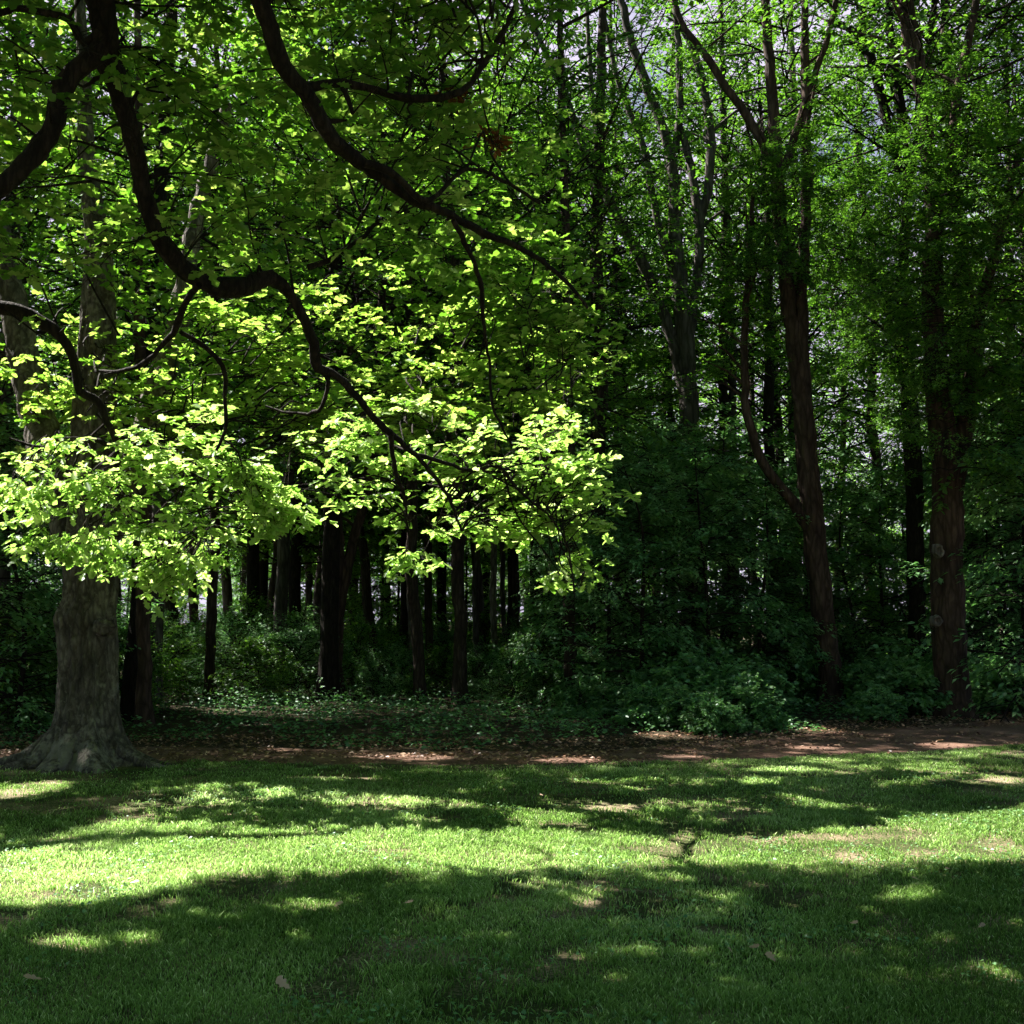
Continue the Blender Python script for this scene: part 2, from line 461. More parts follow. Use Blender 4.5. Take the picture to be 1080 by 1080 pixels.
def crown_mesh(c, name, leafm, barkm, xf=None, cull=False):
    """xf = (loc, rot, scale) in world; used to cull leaves out of the sunbeams"""
    mb = MB()
    for P, R, sd in c.tubes:
        tube(mb, P, R, sd, 1)
    V, tone = c.V, c.tone
    if cull:
        V, tone = V[cull], tone[cull]
    add_leaves(mb, V, tone, c.shape, 0)
    return mb.mesh(name, [leafm, barkm])


CM = {}


def place_crown(c, key, parent, loc, rot, sc, leafm, barkm, name='crown', sun=True):
    """loc relative to the parent Empty"""
    base = np.array(parent.location) + np.array(loc)
    cs, sn = math.cos(rot), math.sin(rot)
    ctr = c.V[:, 0, :] * sc
    W = np.c_[ctr[:, 0] * cs - ctr[:, 1] * sn, ctr[:, 0] * sn + ctr[:, 1] * cs, ctr[:, 2]] + base
    me = None
    if sun:
        m = lit(W)
        if m.mean() > 0.002:
            mb = MB()
            tm = np.zeros(len(c.tubes), bool)
            for e in (0, 1, 2):
                TM = np.array([P[(len(P) - 1) * e // 2] for P, R, sd in c.tubes]) * sc
                TW = np.c_[TM[:, 0] * cs - TM[:, 1] * sn, TM[:, 0] * sn + TM[:, 1] * cs, TM[:, 2]] + base
                tm |= lit(TW)
            for (P, R, sd), hit in zip(c.tubes, tm):
                if not hit:
                    tube(mb, P, R, sd, 1)
            add_leaves(mb, c.V[~m], c.tone[~m], c.shape, 0)
            me = mb.mesh(name, [leafm, barkm])
    if me is None:
        k = (key, leafm.name, barkm.name)
        if k not in CM:
            mb = MB()
            for P, R, sd in c.tubes:
                tube(mb, P, R, sd, 1)
            add_leaves(mb, c.V, c.tone, c.shape, 0)
            CM[k] = mb.mesh(name, [leafm, barkm])
        me = CM[k]
    o = link(name, me, parent, tuple(float(x) for x in loc))
    o.rotation_euler = (0, 0, rot); o.scale = (sc, sc, sc)
    return o


TALL = [make_crown(10 + i, 13.5, 4.3, 64, 9, 18, 0.14, 'tall', 0.5) for i in range(4)]
SAP = [make_crown(30 + i, 5.6, 2.5, 40, 11, 20, 0.11, 'sap', 0.25, 'plain', (2, 28)) for i in range(3)]
SHRUB = [make_crown(50 + i, 0.9, 1.25, 34, 7, 13, 0.14, 'round', 0.45, 'broad', (10, 60)) for i in range(3)]
LOW = [make_crown(60 + i, 1.7, 1.5, 40, 9, 20, 0.085, 'round', 0.5, 'plain', (10, 70)) for i in range(2)]


# ------------------------------------------------------------------ trees with explicit stems
RNG = np.random.default_rng(5)


def stem_points(pts, d, base):
    """pts = (px, py, radius px[, depth offset]); returns positions relative to base"""
    P, R = [], []
    for t in pts:
        dd = d + (t[3] if len(t) > 3 else 0)
        P.append(at(t[0], t[1], dd) - base); R.append(t[2] / F * dd)
    return np.array(P), np.array(R)


def stem(mb, pts, d, base, sides=12, rough=0.05, step=0.25, ground=False):
    P, R = stem_points(pts, d, base)
    if ground:
        P[0][2] = -0.15
    P, R = spline(P, R, step)
    if ground:
        h = P[:, 2]
        R = R * (1 + 0.55 * np.exp(-np.clip(h, 0, None) / 0.22))
    rg = np.random.default_rng(int(abs(pts[0][0]) * 7 + abs(pts[0][1])))
    P[1:-1] += rg.normal(0, 0.012, P[1:-1].shape)
    tube(mb, P, R, sides, 0, rg, rough)
    return P, R


def front_tree(name, label, d, trunk, limbs, bark, crowns, cat='tree', group=None, leafm='beech_leaf', knots=(), low=()):
    base = gnd(trunk[0][0], trunk[0][1]); base[1] = d; base[0] = at(trunk[0][0], trunk[0][1], d)[0]; base[2] = 0
    t = thing(name, label, cat, base, group)
    mb = MB(); stem(mb, trunk, d, base, 16, 0.05, 0.2, True)
    tr = mb.build('trunk', [M[bark]], t)
    for lb in limbs:
        mb = MB(); P, R = stem(mb, lb, d, base, 9, 0.05, 0.25)
        # small side branches so limbs do not read as bare poles
        rg = np.random.default_rng(int(lb[0][0] + lb[-1][1]) + 900)
        for k in range(7):
            i = rg.integers(len(P) // 4, len(P) - 1)
            a = rg.uniform(0, 6.28); L_ = rg.uniform(0.5, 1.4)
            q = np.array([P[i], P[i] + [math.cos(a) * L_ * .4, math.sin(a) * L_ * .4, L_ * .35], P[i] + [math.cos(a) * L_, math.sin(a) * L_, L_ * rg.uniform(.3, .9)]])
            tube(mb, q, [R[i] * .45, R[i] * .3, 0.006], 5, 0)
        mb.build('limb', [M[bark]], t)
    for kx, ky, kr in knots:
        p = at(kx, ky, d - 0.30) - base
        mb = MB()
        prof = [(kr * 1.25, 0.10), (kr * 1.15, -0.03), (kr * 0.9, -0.06), (kr * 0.62, -0.03), (kr * 0.35, 0.03), (0.002, 0.04)]
        a = np.linspace(0, 2 * math.pi, 14, endpoint=False)
        kn = 1 + .13 * np.sin(a * 2 + kx) + .09 * np.sin(a * 5 + ky)
        rows = [np.c_[np.cos(a) * r * kn * 0.75 + p[0], y + .012 * np.sin(a * 7 + r * 90) + p[1], np.sin(a) * r * kn + p[2]] for r, y in prof]
        V = np.vstack(rows); i = np.arange(len(prof) - 1)[:, None] * 14; j = np.arange(14)[None]
        f = np.stack([i + j, i + (j + 1) % 14, i + 14 + (j + 1) % 14, i + 14 + j], -1).reshape(-1, 4)
        mb.add(V, f)
        mb.build('knot', [M['bark_pale']], t)
    for (k, px, py, off, sc) in crowns:
        q = at(px, py, d + off) - base
        place_crown(TALL[k], k, t, q, RNG.uniform(0, 6.28), sc, M[leafm], M['bark_dark'])
    for (px, py, off, sc) in low:
        place_crown(SAP[int(px) % 3], 'sap%d' % (int(px) % 3), t, at(px, py, d + off) - base, px * 1.3, sc, M[leafm], M['bark_dark'])
    return t


# --- the great oak on the left
def great_oak():
    d = dist(805)
    base = gnd(90, 805)
    t = thing('oak_tree', 'huge old oak with flared grey root base at the left end of the path', 'tree', base)
    rows = [(95, 812, 47), (92, 803, 46), (92, 793, 41), (92, 780, 37.5), (92, 762, 35), (93, 735, 33.5), (93, 700, 33), (92, 668, 33.5), (90, 650, 34), (95, 630, 30), (96, 590, 29.5), (98, 550, 28), (98, 510, 27), (99, 470, 26), (100, 430, 25), (102, 380, 22), (104, 320, 19), (103, 250, 14), (92, 170, 10), (88, 60, 7), (76, -100, 4)]
    P, R = stem_points(rows, d, base)
    P, R = spline(P, R, 0.035)
    n = len(P); S = 132
    a = np.linspace(0, 2 * math.pi, S, endpoint=False)
    h = P[:, 2][:, None]
    rg = np.random.default_rng(3)
    fl = np.exp(-np.clip(h, 0, None) / 0.34)
    lobes = 0.42 * np.abs(np.cos(a * 3.5 + 0.6))[None] ** 2 + 0.2 * np.cos(a * 2 + 2.4)[None]
    flute = 0.045 * np.cos(a * 6 + 1.2 + 0.25 * h) + 0.03 * np.cos(a * 11 + 0.5 * h) + 0.02 * np.cos(a * 17 - 0.9 * h) + 0.016 * np.abs(np.sin(a * 15.5 + 1.1 * np.sin(2.3 * h) + 2 * a))
    cleft = -0.16 * np.exp(-((((a[None] + 0.5 * 0 - (-math.pi / 2 + 0.30)) + math.pi) % (2 * math.pi) - math.pi) / 0.10) ** 2) * np.exp(-((h - 2.2) / 0.9) ** 2)
    k = rg.normal(0, 1, (n, S))
    for _ in range(2):
        k = (k + np.roll(k, 1, 0) + np.roll(k, 1, 1) + np.roll(k, -1, 0)) / 2.6
    rr = R[:, None] * (.88 + fl * (lobes * 1.35 + 0.08) + flute + cleft + 0.016 * k)
    V = np.stack([P[:, 0][:, None] + rr * np.cos(a), P[:, 1][:, None] + rr * np.sin(a), P[:, 2][:, None] + 0 * rr], -1)
    i = np.arange(n - 1)[:, None] * S; j = np.arange(S)[None]
    f = np.stack([i + j, i + (j + 1) % S, i + S + (j + 1) % S, i + S + j], -1).reshape(-1, 4)
    mb = MB(); mb.add(V.reshape(-1, 3), f)
    mb.build('trunk', [M['bark_oak']], t)
    # surface roots
    for ang, L_, r in [(3.30, 0.95, 0.13), (3.9, 0.75, 0.12), (4.6, 0.7, 0.10), (5.3, 0.62, 0.11), (5.95, 0.95, 0.10), (6.2, 0.85, 0.07), (2.7, 0.9, 0.1)]:
        mb = MB(); r0 = 0.38
        dv = np.array([math.cos(ang), math.sin(ang), 0]); sv = np.array([-dv[1], dv[0], 0])
        q = [dv * r0 * 0.8 + [0, 0, 0.36], dv * (r0 + 0.12) + [0, 0, 0.17], dv * (r0 + L_ * .35) + sv * .05 + [0, 0, 0.06], dv * (r0 + L_ * .7) - sv * .04 + [0, 0, 0.0], dv * (r0 + L_) + sv * 0.1 + [0, 0, -0.06]]
        PP, RR = spline(q, [r, r, r * .75, r * .5, r * .25], 0.08)
        tube(mb, PP, RR, 10, 0, rg, 0.09); mb.build('root', [M['bark_oak']], t)
    for lb in [[(92, 610, 20), (62, 520, 19, .3), (40, 440, 17, .6), (24, 370, 17, .8), (8, 290, 14, 1), (-20, 180, 10, 1.3)],
               [(108, 590, 17, .2), (135, 520, 17, .5), (152, 470, 17, .7), (170, 400, 14, .9), (190, 330, 12, 1.0), (205, 240, 9, 1.2), (240, 110, 6, 1.5)]]:
        mb = MB(); stem(mb, lb, d, base, 14, 0.05, 0.12); mb.build('limb', [M['bark_oak']], t)
    # burl beside the cleft
    mb = MB(); c = at(109, 662, d - 0.36) - base
    u = np.linspace(0, math.pi, 10); w = np.linspace(0, 2 * math.pi, 16, endpoint=False)
    rr = 0.105 * (1 + 0.12 * rg.normal(0, 1, (10, 16)))
    V = np.stack([c[0] + 1.3 * rr * np.sin(u)[:, None] * np.cos(w), c[1] + rr * np.sin(u)[:, None] * np.sin(w), c[2] + 0.9 * rr * np.cos(u)[:, None] + 0 * w], -1)
    i = np.arange(9)[:, None] * 16; j = np.arange(16)[None]
    mb.add(V.reshape(-1, 3), np.stack([i + j, i + (j + 1) % 16, i + 16 + (j + 1) % 16, i + 16 + j], -1).reshape(-1, 4))
    mb.build('burl', [M['bark_oak']], t)
    for (k, px, py, off, sc) in [(0, 100, 330, 0.2, 1.0), (2, 150, 150, 0.6, 1.05)]:
        q = at(px, py, d + off) - base
        place_crown(TALL[k], k, t, q, RNG.uniform(0, 6.28), sc, M['oak_leaf_dark'], M['bark_dark'])


# --- the oak whose limbs hang over the lawn, trunk just outside the frame
def overhanging_oak():
    base = np.array([-7.6, 8.4, 0.0])
    t = thing('oak_tree', 'oak with black winding limbs and bright lobed leaves hanging over the lawn', 'tree', base)
    rg = np.random.default_rng(8)
    mb = MB()
    P, R = spline(np.array([[0, 0, -.2], [0.05, 0, .5], [0.1, 0.05, 2], [0.2, 0, 4], [0.3, 0.1, 6], [0.4, 0.3, 8], [0.3, 0.5, 10.5], [0.1, .6, 13]]), [.75, .55, .47, .44, .4, .33, .2, .06], .25)
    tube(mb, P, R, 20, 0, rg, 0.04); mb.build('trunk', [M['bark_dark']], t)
    w = lambda x, y, z: np.array([x, y, z]) - 0
    limbs = []
    def limb(pts, d0, d1, start=None, sides=12, name='limb'):
        n = len(pts)
        Pp = [at(p[0], p[1], d0 + (d1 - d0) * i / (n - 1)) - base for i, p in enumerate(pts)]
        Rr = [p[2] / F * (d0 + (d1 - d0) * i / (n - 1)) * 0.5 for i, p in enumerate(pts)]
        if start is not None:
            Pp = list(start[0]) + Pp; Rr = list(start[1]) + Rr
        PP, RR = spline(Pp, Rr, 0.06 if Rr[-1] < 0.03 or n > 6 else 0.1)
        PP[1:-1] += rg.normal(0, 0.004, PP[1:-1].shape) * 1.0
        m = MB(); tube(m, PP, RR, sides, 0, rg, 0.07)
        # knobs and snapped stubs
        for k in range(max(1, n // 3)):
            i = rg.integers(len(PP) // 3, len(PP) - 2)
            v = rg.normal(0, 1, 3); v /= np.linalg.norm(v)
            q = [PP[i], PP[i] + v * (RR[i] + .04), PP[i] + v * (RR[i] + rg.uniform(.08, .2))]
            tube(m, q, [RR[i] * .5, RR[i] * .32, RR[i] * .12], 6, 0)
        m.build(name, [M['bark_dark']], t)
        limbs.append((PP, RR))
        return PP
    T0 = np.array([.3, .1, 6.2])
    limb([(88, -60, 32), (105, 0, 30), (114, 60, 28), (130, 110, 21), (143, 160, 19), (153, 205, 18), (165, 245, 20), (182, 272, 20), (205, 292, 19), (235, 303, 22), (262, 300, 22), (285, 294, 16), (303, 306, 11), (318, 332, 11), (331, 362, 11), (335, 388, 11), (356, 396, 8), (378, 420, 8), (405, 452, 7), (440, 482, 5), (470, 520, 4), (487, 560, 2.5)], 8.2, 10.7, ([T0, at(10, -150, 8.3) - base], [.2, .17]), 16)
    limb([(108, 52, 24), (92, 66, 22), (72, 84, 22), (62, 108, 22), (56, 135, 21), (40, 158, 21), (20, 180, 20), (-15, 210, 19), (-60, 250, 16), (-130, 300, 10)], 8.2, 7.9, None, 14)
    limb([(105, 35, 12), (88, 45, 9), (72, 20, 9), (45, 14, 8), (15, 10, 7), (-30, 25, 6)], 8.2, 8.0)
    limb([(262, -50, 22), (275, 0, 20), (288, 40, 19), (302, 75, 19), (320, 95, 19), (335, 120, 18), (352, 150, 17), (372, 164, 15), (395, 182, 14), (420, 200, 12), (445, 215, 11), (475, 226, 9), (510, 245, 8), (550, 262, 6), (590, 290, 5), (620, 325, 3)], 7.5, 8.8, ([np.array([.35, .2, 7.4]), at(180, -170, 7.5) - base], [.17, .13]), 14)
    limb([(318, 93, 12), (340, 90, 11), (362, 87, 10), (385, 92, 9), (410, 99, 9), (440, 104, 9), (470, 102, 8), (492, 92, 7), (505, 75, 6), (518, 55, 6), (535, 25, 5), (548, -10, 4), (560, -60, 3)], 7.85, 8.4)
    limb([(385, 172, 9), (410, 180, 8), (428, 195, 7), (445, 212, 7), (462, 205, 5), (480, 186, 5), (500, 178, 4), (530, 190, 4), (570, 215, 3)], 8.05, 8.6)
    limb([(478, 232, 6), (490, 255, 6), (500, 278, 5), (508, 305, 5), (510, 340, 4), (516, 380, 3), (520, 430, 3), (540, 470, 2)], 8.4, 9.6)
    limb([(-70, 330, 17), (-30, 326, 16), (0, 324, 15), (25, 330, 15), (45, 340, 14), (62, 353, 12), (74, 370, 10), (80, 392, 10), (84, 412, 9), (104, 424, 8), (112, 445, 8), (121, 462, 7), (125, 490, 5), (130, 520, 4)], 11.2, 11.7, ([np.array([.1, .3, 4.0]), np.array([.35, 2.0, 4.6]), at(-160, 338, 11.1) - base], [.13, .11, .09]))
    limb([(121, 463, 6), (140, 462, 5), (160, 466, 5), (178, 478, 4), (195, 495, 4), (205, 520, 3), (215, 560, 2)], 11.55, 11.7)
    limb([(118, 470, 6), (100, 464, 5), (82, 468, 5), (62, 474, 4), (35, 470, 3), (10, 462, 2)], 11.55, 11.6)
    limb([(210, 300, 8), (195, 320, 7), (185, 345, 7), (170, 365, 6), (150, 384, 5), (125, 391, 4), (105, 391, 3)], 8.9, 10)
    limb([(190, 350, 5), (210, 362, 5), (228, 378, 5), (238, 395, 5), (237, 420, 4), (238, 450, 4), (228, 475, 3)], 9.9, 10.5)
    limb([(336, 390, 5), (346, 402, 5), (340, 428, 4), (330, 435, 4), (305, 435, 3), (280, 428, 2)], 10, 10.4)
    limb([(412, 458, 6), (414, 480, 5), (419, 505, 4), (427, 525, 3), (430, 560, 2)], 10.3, 10.8)
    limb([(440, 480, 5), (470, 488, 4), (500, 497, 4), (525, 492, 4), (550, 520, 3), (580, 545, 2), (600, 580, 2), (606, 630, 1.5)], 10.5, 10.9)
    limb([(325, 282, 7), (345, 275, 6), (365, 262, 5), (385, 248, 5), (402, 235, 4), (440, 250, 3)], 9.6, 10)
    limb([(360, 90, 6), (368, 105, 5), (372, 120, 4)], 7.95, 7.95)
    limb([(120, 85, 6), (100, 82, 5), (88, 92, 3), (60, 70, 2)], 8.2, 8.4)
    # reaching limbs that carry the high canopy over the lawn
    high = [(-1, 5.5, 9.5), (-3, 12, 9.8), (-6.5, 15, 9), (-11.5, 12, 9.2), (-12.5, 7, 9.5), (-9, 3, 9), (-3.5, 2.5, 8.8), (1.5, 8, 10.5), (-1.0, 13.5, 10.8), (-5, 9, 12), (-8, 11, 12.5), (-9.5, 16, 10)]
    for hx, hy, hz in high:
        e = np.array([hx, hy, hz]) - base
        s = np.array([.3, .2, rg.uniform(6.5, 10.5)])
        m1 = s + (e - s) * .35 + [0, 0, 1.0] + rg.normal(0, .3, 3); m2 = s + (e - s) * .7 + [0, 0, .9] + rg.normal(0, .3, 3)
        PP, RR = spline([s, m1, m2, e], [.17, .13, .08, .03], .2)
        if lit(PP + base, False).sum() > 2: continue
        m = MB(); tube(m, PP, RR, 9, 0, rg, .06); m.build('limb', [M['bark_dark']], t)
        limbs.append((PP, RR))
    for fx, fy, fd in [(50, 150, 13.5), (200, 60, 14), (330, 200, 13.5), (450, 100, 14), (560, 200, 13.5), (100, 330, 12.5), (280, 335, 13), (430, 330, 13), (560, 350, 12.5), (180, 230, 13.5), (-50, 320, 12), (380, 20, 13.5)]:
        e = at(fx, fy, fd) - base; s = np.array([.3, .3, rg.uniform(6.3, 9.5)])
        m1 = s + (e - s) * .35 + [0, 0, 1.3] + rg.normal(0, .35, 3); m2 = s + (e - s) * .7 + [0, 0, .8] + rg.normal(0, .4, 3); m3 = s + (e - s) * .87 + rg.normal(0, .25, 3)
        PP, RR = spline([s, m1, m2, m3, e], [.11, .075, .05, .035, .015], .15)
        if lit(PP + base, False).sum() > 5: continue
        m = MB(); tube(m, PP, RR, 9, 0, rg, .06); m.build('limb', [M['bark_dark']], t)
        limbs.append((PP, RR))
    LP = np.vstack([p[0][len(p[0]) // 5:] for p in limbs]) + base
    LR = np.concatenate([p[1][len(p[0]) // 5:] for p in limbs])

    def sprays(C, leaf_n, size, mat, shape, name, tone0, spread=0.32, rosettes=5, cull=False, twig_r=.006, sag=0.12, band=0, maxl=1.3):
        m = MB(); allp = []; tw = []; ym = 11.2 if cull else band
        if cull and len(C):
            CL = lit(np.array(C))
            C = [c for c, h in zip(C, CL) if not h]
        for c in C:
            dd = ((LP - c) ** 2).sum(1)
            near = np.argsort(dd)[:30]
            j = near[rg.integers(0, len(near))] if dd.min() > 0.5 else int(np.argmin(dd))
            a = LP[j]; L_ = np.linalg.norm(c - a)
            if L_ > maxl:
                a = c + (a - c) * maxl / L_; L_ = maxl
            mid1 = a + (c - a) * .35 + rg.normal(0, .06 * L_, 3) + [0, 0, .05 * L_]
            mid2 = a + (c - a) * .7 + rg.normal(0, .05 * L_, 3)
            PP, RR = spline([a, mid1, mid2, c], [min(LR[j] * .6, .014), min(.011, twig_r * (0.9 + .5 * L_)), twig_r * .8, .003], .12)
            if lit(PP, ym).sum() < (1 if cull else 3):
                tube(m, PP, RR, 5, 1)
            T_ = c - mid2; T_ /= np.linalg.norm(T_) + 1e-9
            for r in range(rosettes):
                o = rg.normal(0, 1, 3) * [spread, spread, spread * .45]
                p = c + o; p[2] -= sag * np.linalg.norm(o)
                q = PP[max(0, len(PP) - 2 - rg.integers(0, max(1, len(PP) // 2)))]
                tw.append((q, (q + p) / 2 + rg.normal(0, .02, 3), p))
                n = leaf_n
                az = rg.uniform(0, 6.28) + np.arange(n) * 2.4 + rg.normal(0, .2, n)
                di = np.c_[np.cos(az), np.sin(az), rg.uniform(-.55, .35, n)] + T_ * .5
                no = np.array([0, 0, .75]) + SUNV * .7 + rg.normal(0, .38, (n, 3))
                ps = p + rg.normal(0, .018, (n, 3)) + T_ * rg.uniform(-.08, .03, n)[:, None]
                sz = size * rg.uniform(.6, 1.2, n)
                tn = np.clip(tone0 + rg.normal(0, .2, n) + rg.normal(0, .1), 0, 1)
                allp.append((ps, di, no, sz, tn))
        TA = np.array(tw)
        bad = lit(TA[:, 1], ym) | lit(TA[:, 2], ym) | lit((TA[:, 0] + TA[:, 1]) / 2, ym)
        for a_, b_ in zip(TA, bad):
            if not b_:
                tube(m, a_, [.0045, .0035, .002], 3, 1)
        ps, di, no, sz, tn = [np.concatenate(x) for x in zip(*allp)]
        if not cull:
            k = ~lit(ps, band); ps, di, no, sz, tn = ps[k], di[k], no[k], sz[k], tn[k]
        else:
            k = ~(lit(ps + di * .1) | lit(ps)); ps, di, no, sz, tn = ps[k], di[k], no[k], sz[k], tn[k]
        add_leaves(m, leaf_verts(ps, di, no, sz, shape), tn, shape, 0)
        for v in m.v: v -= base.astype(np.float32)
        return m.build(name, [M[mat], M['bark_dark']], t)

    C = CLUSTER  # leaf tones differ by zone, painting sunlit glow into the canopy
    sprays([c for c in C if c[1] < 12.4], 7, .13, 'oak_leaf_lit', 'oak', 'crown', .5, spread=.15, rosettes=4, maxl=2.4)
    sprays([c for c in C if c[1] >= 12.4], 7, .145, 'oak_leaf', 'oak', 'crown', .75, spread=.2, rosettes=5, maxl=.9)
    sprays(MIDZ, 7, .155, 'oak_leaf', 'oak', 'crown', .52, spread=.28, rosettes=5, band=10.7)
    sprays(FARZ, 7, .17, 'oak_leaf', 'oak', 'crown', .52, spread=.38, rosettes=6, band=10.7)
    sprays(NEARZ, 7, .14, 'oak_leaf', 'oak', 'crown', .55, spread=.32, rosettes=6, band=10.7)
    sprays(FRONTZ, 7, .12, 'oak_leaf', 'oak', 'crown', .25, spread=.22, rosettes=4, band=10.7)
    # unseen high canopy above the frame, sprays added where the lawn needs shade
    C = []
    for _ in range(1200):
        x = rg.uniform(-14.5, 3.0); y = rg.uniform(2.0, 17.5)
        zmin = CAMH + 0.60 * y if x > -0.5 * y - .5 else 5.0
        z = rg.uniform(max(6.3, zmin), 13.2)
        C.append(np.array([x, y, z]))
    k = 0
    while k < 1300:
        gx = rg.uniform(-6.5, 7.5); gy = rg.uniform(3.0, 8.2) if rg.random() < .62 else rg.uniform(9.6, 14.0)
        h = rg.uniform(6.5, 12.5); p = np.array([gx + SH[0] * h, gy + SH[1] * h, h])
        if p[2] < CAMH + .62 * p[1] and abs(p[0]) < .5 * p[1]: continue
        C.append(p); k += 1
    C = np.array(C); gi = np.clip(((C[:, 0] - SH[0] * C[:, 2] + 7) / .2).astype(int), 0, 79); gj = np.clip(((C[:, 1] - SH[1] * C[:, 2] - 4) / .2).astype(int), 0, 59)
    C = list(C[~(GNEAR[gi, gj] & (rg.random(len(C)) < .8))])
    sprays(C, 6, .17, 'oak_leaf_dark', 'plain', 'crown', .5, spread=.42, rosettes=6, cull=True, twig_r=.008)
    # a few rusty dead sprays
    C = [at(490 + rg.normal(0, 7), 105 + rg.normal(0, 6), 9.4) for _ in range(4)] + [at(520 + rg.normal(0, 7), 145 + rg.normal(0, 9), 9.5) for _ in range(6)]
    sprays(C, 5, .08, 'rust_leaf', 'oak', 'dead_leaves', .4, spread=.07, rosettes=3)


great_oak()
overhanging_oak()

# --- named trees along the forest edge
front_tree('lime_tree', 'leaning reddish tree that splits into two stems, by the broad-leaved shrubs', dist(748),
           [(878, 748, 12.5), (874, 700, 12), (866, 630, 12), (858, 560, 11.5), (852, 500, 11), (847, 440, 10.5), (840, 380, 9), (832, 320, 8), (824, 250, 7), (818, 150, 6.5), (808, 20, 5), (795, -150, 4)],
           [[(851, 470, 7), (848, 400, 7), (846, 300, 6.5), (851, 200, 6), (849, 80, 5), (850, -120, 3)],
            [(855, 560, 7), (835, 530, 6), (812, 500, 5.5), (796, 470, 5), (787, 420, 4.5), (785, 350, 4), (790, 280, 3), (795, 200, 2)],
            [(826, 270, 5), (822, 190, 4.5), (805, 150, 5), (788, 122, 5), (765, 90, 4.5), (742, 55, 4), (715, 15, 3), (700, -60, 2)],
            [(822, 190, 5), (838, 145, 4.5), (848, 110, 4), (866, 60, 3.5), (880, 10, 3), (890, -60, 2)]],
           'bark_red', [(0, 830, 130, 0.8, 0.8), (1, 850, -40, 1, 0.9)], low=[(842, 290, -.9, .55), (800, 300, -.5, .5), (790, 390, .3, .4), (880, 330, 1.0, .5)])
front_tree('beech_tree', 'thick dark trunk with two ringed branch scars at the right end of the path', dist(755),
           [(1003, 755, 19), (1002, 720, 17.5), (1000, 660, 17.5), (998, 600, 16.5), (1000, 540, 16.5), (997, 480, 15), (990, 420, 13), (985, 360, 11.5), (983, 300, 11), (985, 230, 9), (978, 150, 8), (972, 80, 6), (960, 10, 5), (950, -120, 4)],
           [[(1003, 530, 11), (1014, 470, 10), (1022, 420, 9), (1030, 350, 7), (1050, 260, 6), (1075, 160, 4)],
            [(979, 140, 6), (965, 80, 5.5), (955, 30, 5), (948, -60, 3)], [(984, 240, 6), (1000, 170, 5.5), (1012, 90, 5), (1030, 0, 4), (1045, -100, 2)]],
           'bark_red', [(2, 985, 200, 0.5, 0.85), (3, 1040, 60, 0.5, 0.9)], knots=[(990, 581, 0.105), (988, 655, 0.10)], low=[(1000, 500, -1.0, .55), (1035, 470, .3, .7), (1005, 390, -1.0, .6), (1050, 330, -.5, .7), (965, 330, -.7, .6), (1010, 250, -1, .6)])
front_tree('ash_tree', 'tall pale grey tree with many bare spreading stems in the middle of the wood', 27.0,
           [(735, 731, 12.5), (734, 650, 11.5), (732, 560, 11.5), (729, 480, 11), (726, 420, 10.5), (722, 360, 10), (718, 310, 9), (714, 260, 7.5), (711, 210, 6.5), (710, 180, 6), (700, 140, 5.5), (684, 95, 5), (668, 50, 4.5), (655, 0, 4), (640, -90, 3)],
           [[(731, 460, 7), (712, 370, 6.5), (690, 305, 6), (670, 262, 6), (650, 228, 5.5), (632, 190, 5), (616, 155, 4.5), (600, 112, 4), (585, 75, 3.5), (572, 48, 3), (552, 5, 2.5), (530, -60, 2)],
            [(668, 262, 4), (640, 200, 3.5), (632, 160, 3), (625, 110, 3), (622, 60, 2.5), (618, -20, 2)],
            [(714, 300, 5), (696, 240, 4.5), (688, 205, 4), (680, 160, 4), (665, 120, 3.5), (652, 85, 3), (645, 55, 2.5), (635, 10, 2)],
            [(713, 160, 4.5), (717, 110, 4), (716, 60, 4), (712, 0, 3), (708, -60, 2)],
            [(724, 390, 5), (738, 260, 5), (734, 210, 5), (729, 175, 4.5), (722, 150, 4), (716, 130, 3)],
            [(736, 240, 5), (748, 190, 5), (749, 140, 5), (742, 90, 4.5), (730, 50, 4), (716, 18, 3.5), (700, -40, 2)]],
           'bark_grey', [(1, 690, -40, 1.5, 0.7), (2, 730, -120, 1.5, 0.8)], low=[(760, 560, -.6, .5), (690, 500, 1.0, .6)])
front_tree('maple_tree', 'dark crooked tree with an arching left limb, just left of the trunk with ringed scars', 24.5,
           [(968, 738, 9), (967, 660, 9), (965, 580, 9), (963, 500, 9), (960, 440, 9), (956, 380, 8), (952, 330, 6), (954, 260, 5.5), (958, 180, 5.5), (950, 110, 5), (940, 40, 4), (935, -80, 3)],
           [[(961, 430, 7), (952, 380, 6.5), (942, 345, 6), (930, 310, 5.5), (914, 282, 5), (892, 268, 4), (880, 262, 3)],
            [(955, 200, 5), (942, 150, 5), (928, 100, 5), (918, 60, 4.5), (905, 35, 4), (880, 25, 3)],
            [(957, 190, 5), (972, 130, 5), (978, 70, 4.5), (985, 0, 3)]],
           'bark_dark', [(3, 950, 240, 0.6, 0.7), (0, 930, 60, 0.8, 0.9)], low=[(930, 380, -.8, .5), (900, 320, -.5, .6), (960, 450, -1, .4)])
front_tree('elm_tree', 'reddish trunk forking low into two stems, left of centre in the wood', dist(736),
           [(354, 736, 7.6), (354, 690, 7.3), (355, 640, 7.2), (356, 600, 7), (355, 560, 6.8), (353, 500, 6.8), (350, 430, 7), (347, 360, 7), (350, 250, 6), (352, 120, 5)],
           [[(357, 650, 6), (364, 610, 6), (373, 570, 5.5), (384, 530, 5), (392, 470, 6), (398, 400, 5), (405, 280, 4)],
            [(354, 480, 5), (366, 420, 5), (372, 350, 4.5), (380, 240, 3)]],
           'bark_red', [(1, 352, 330, 0.3, 0.8), (3, 395, 200, 0.5, 0.8)])

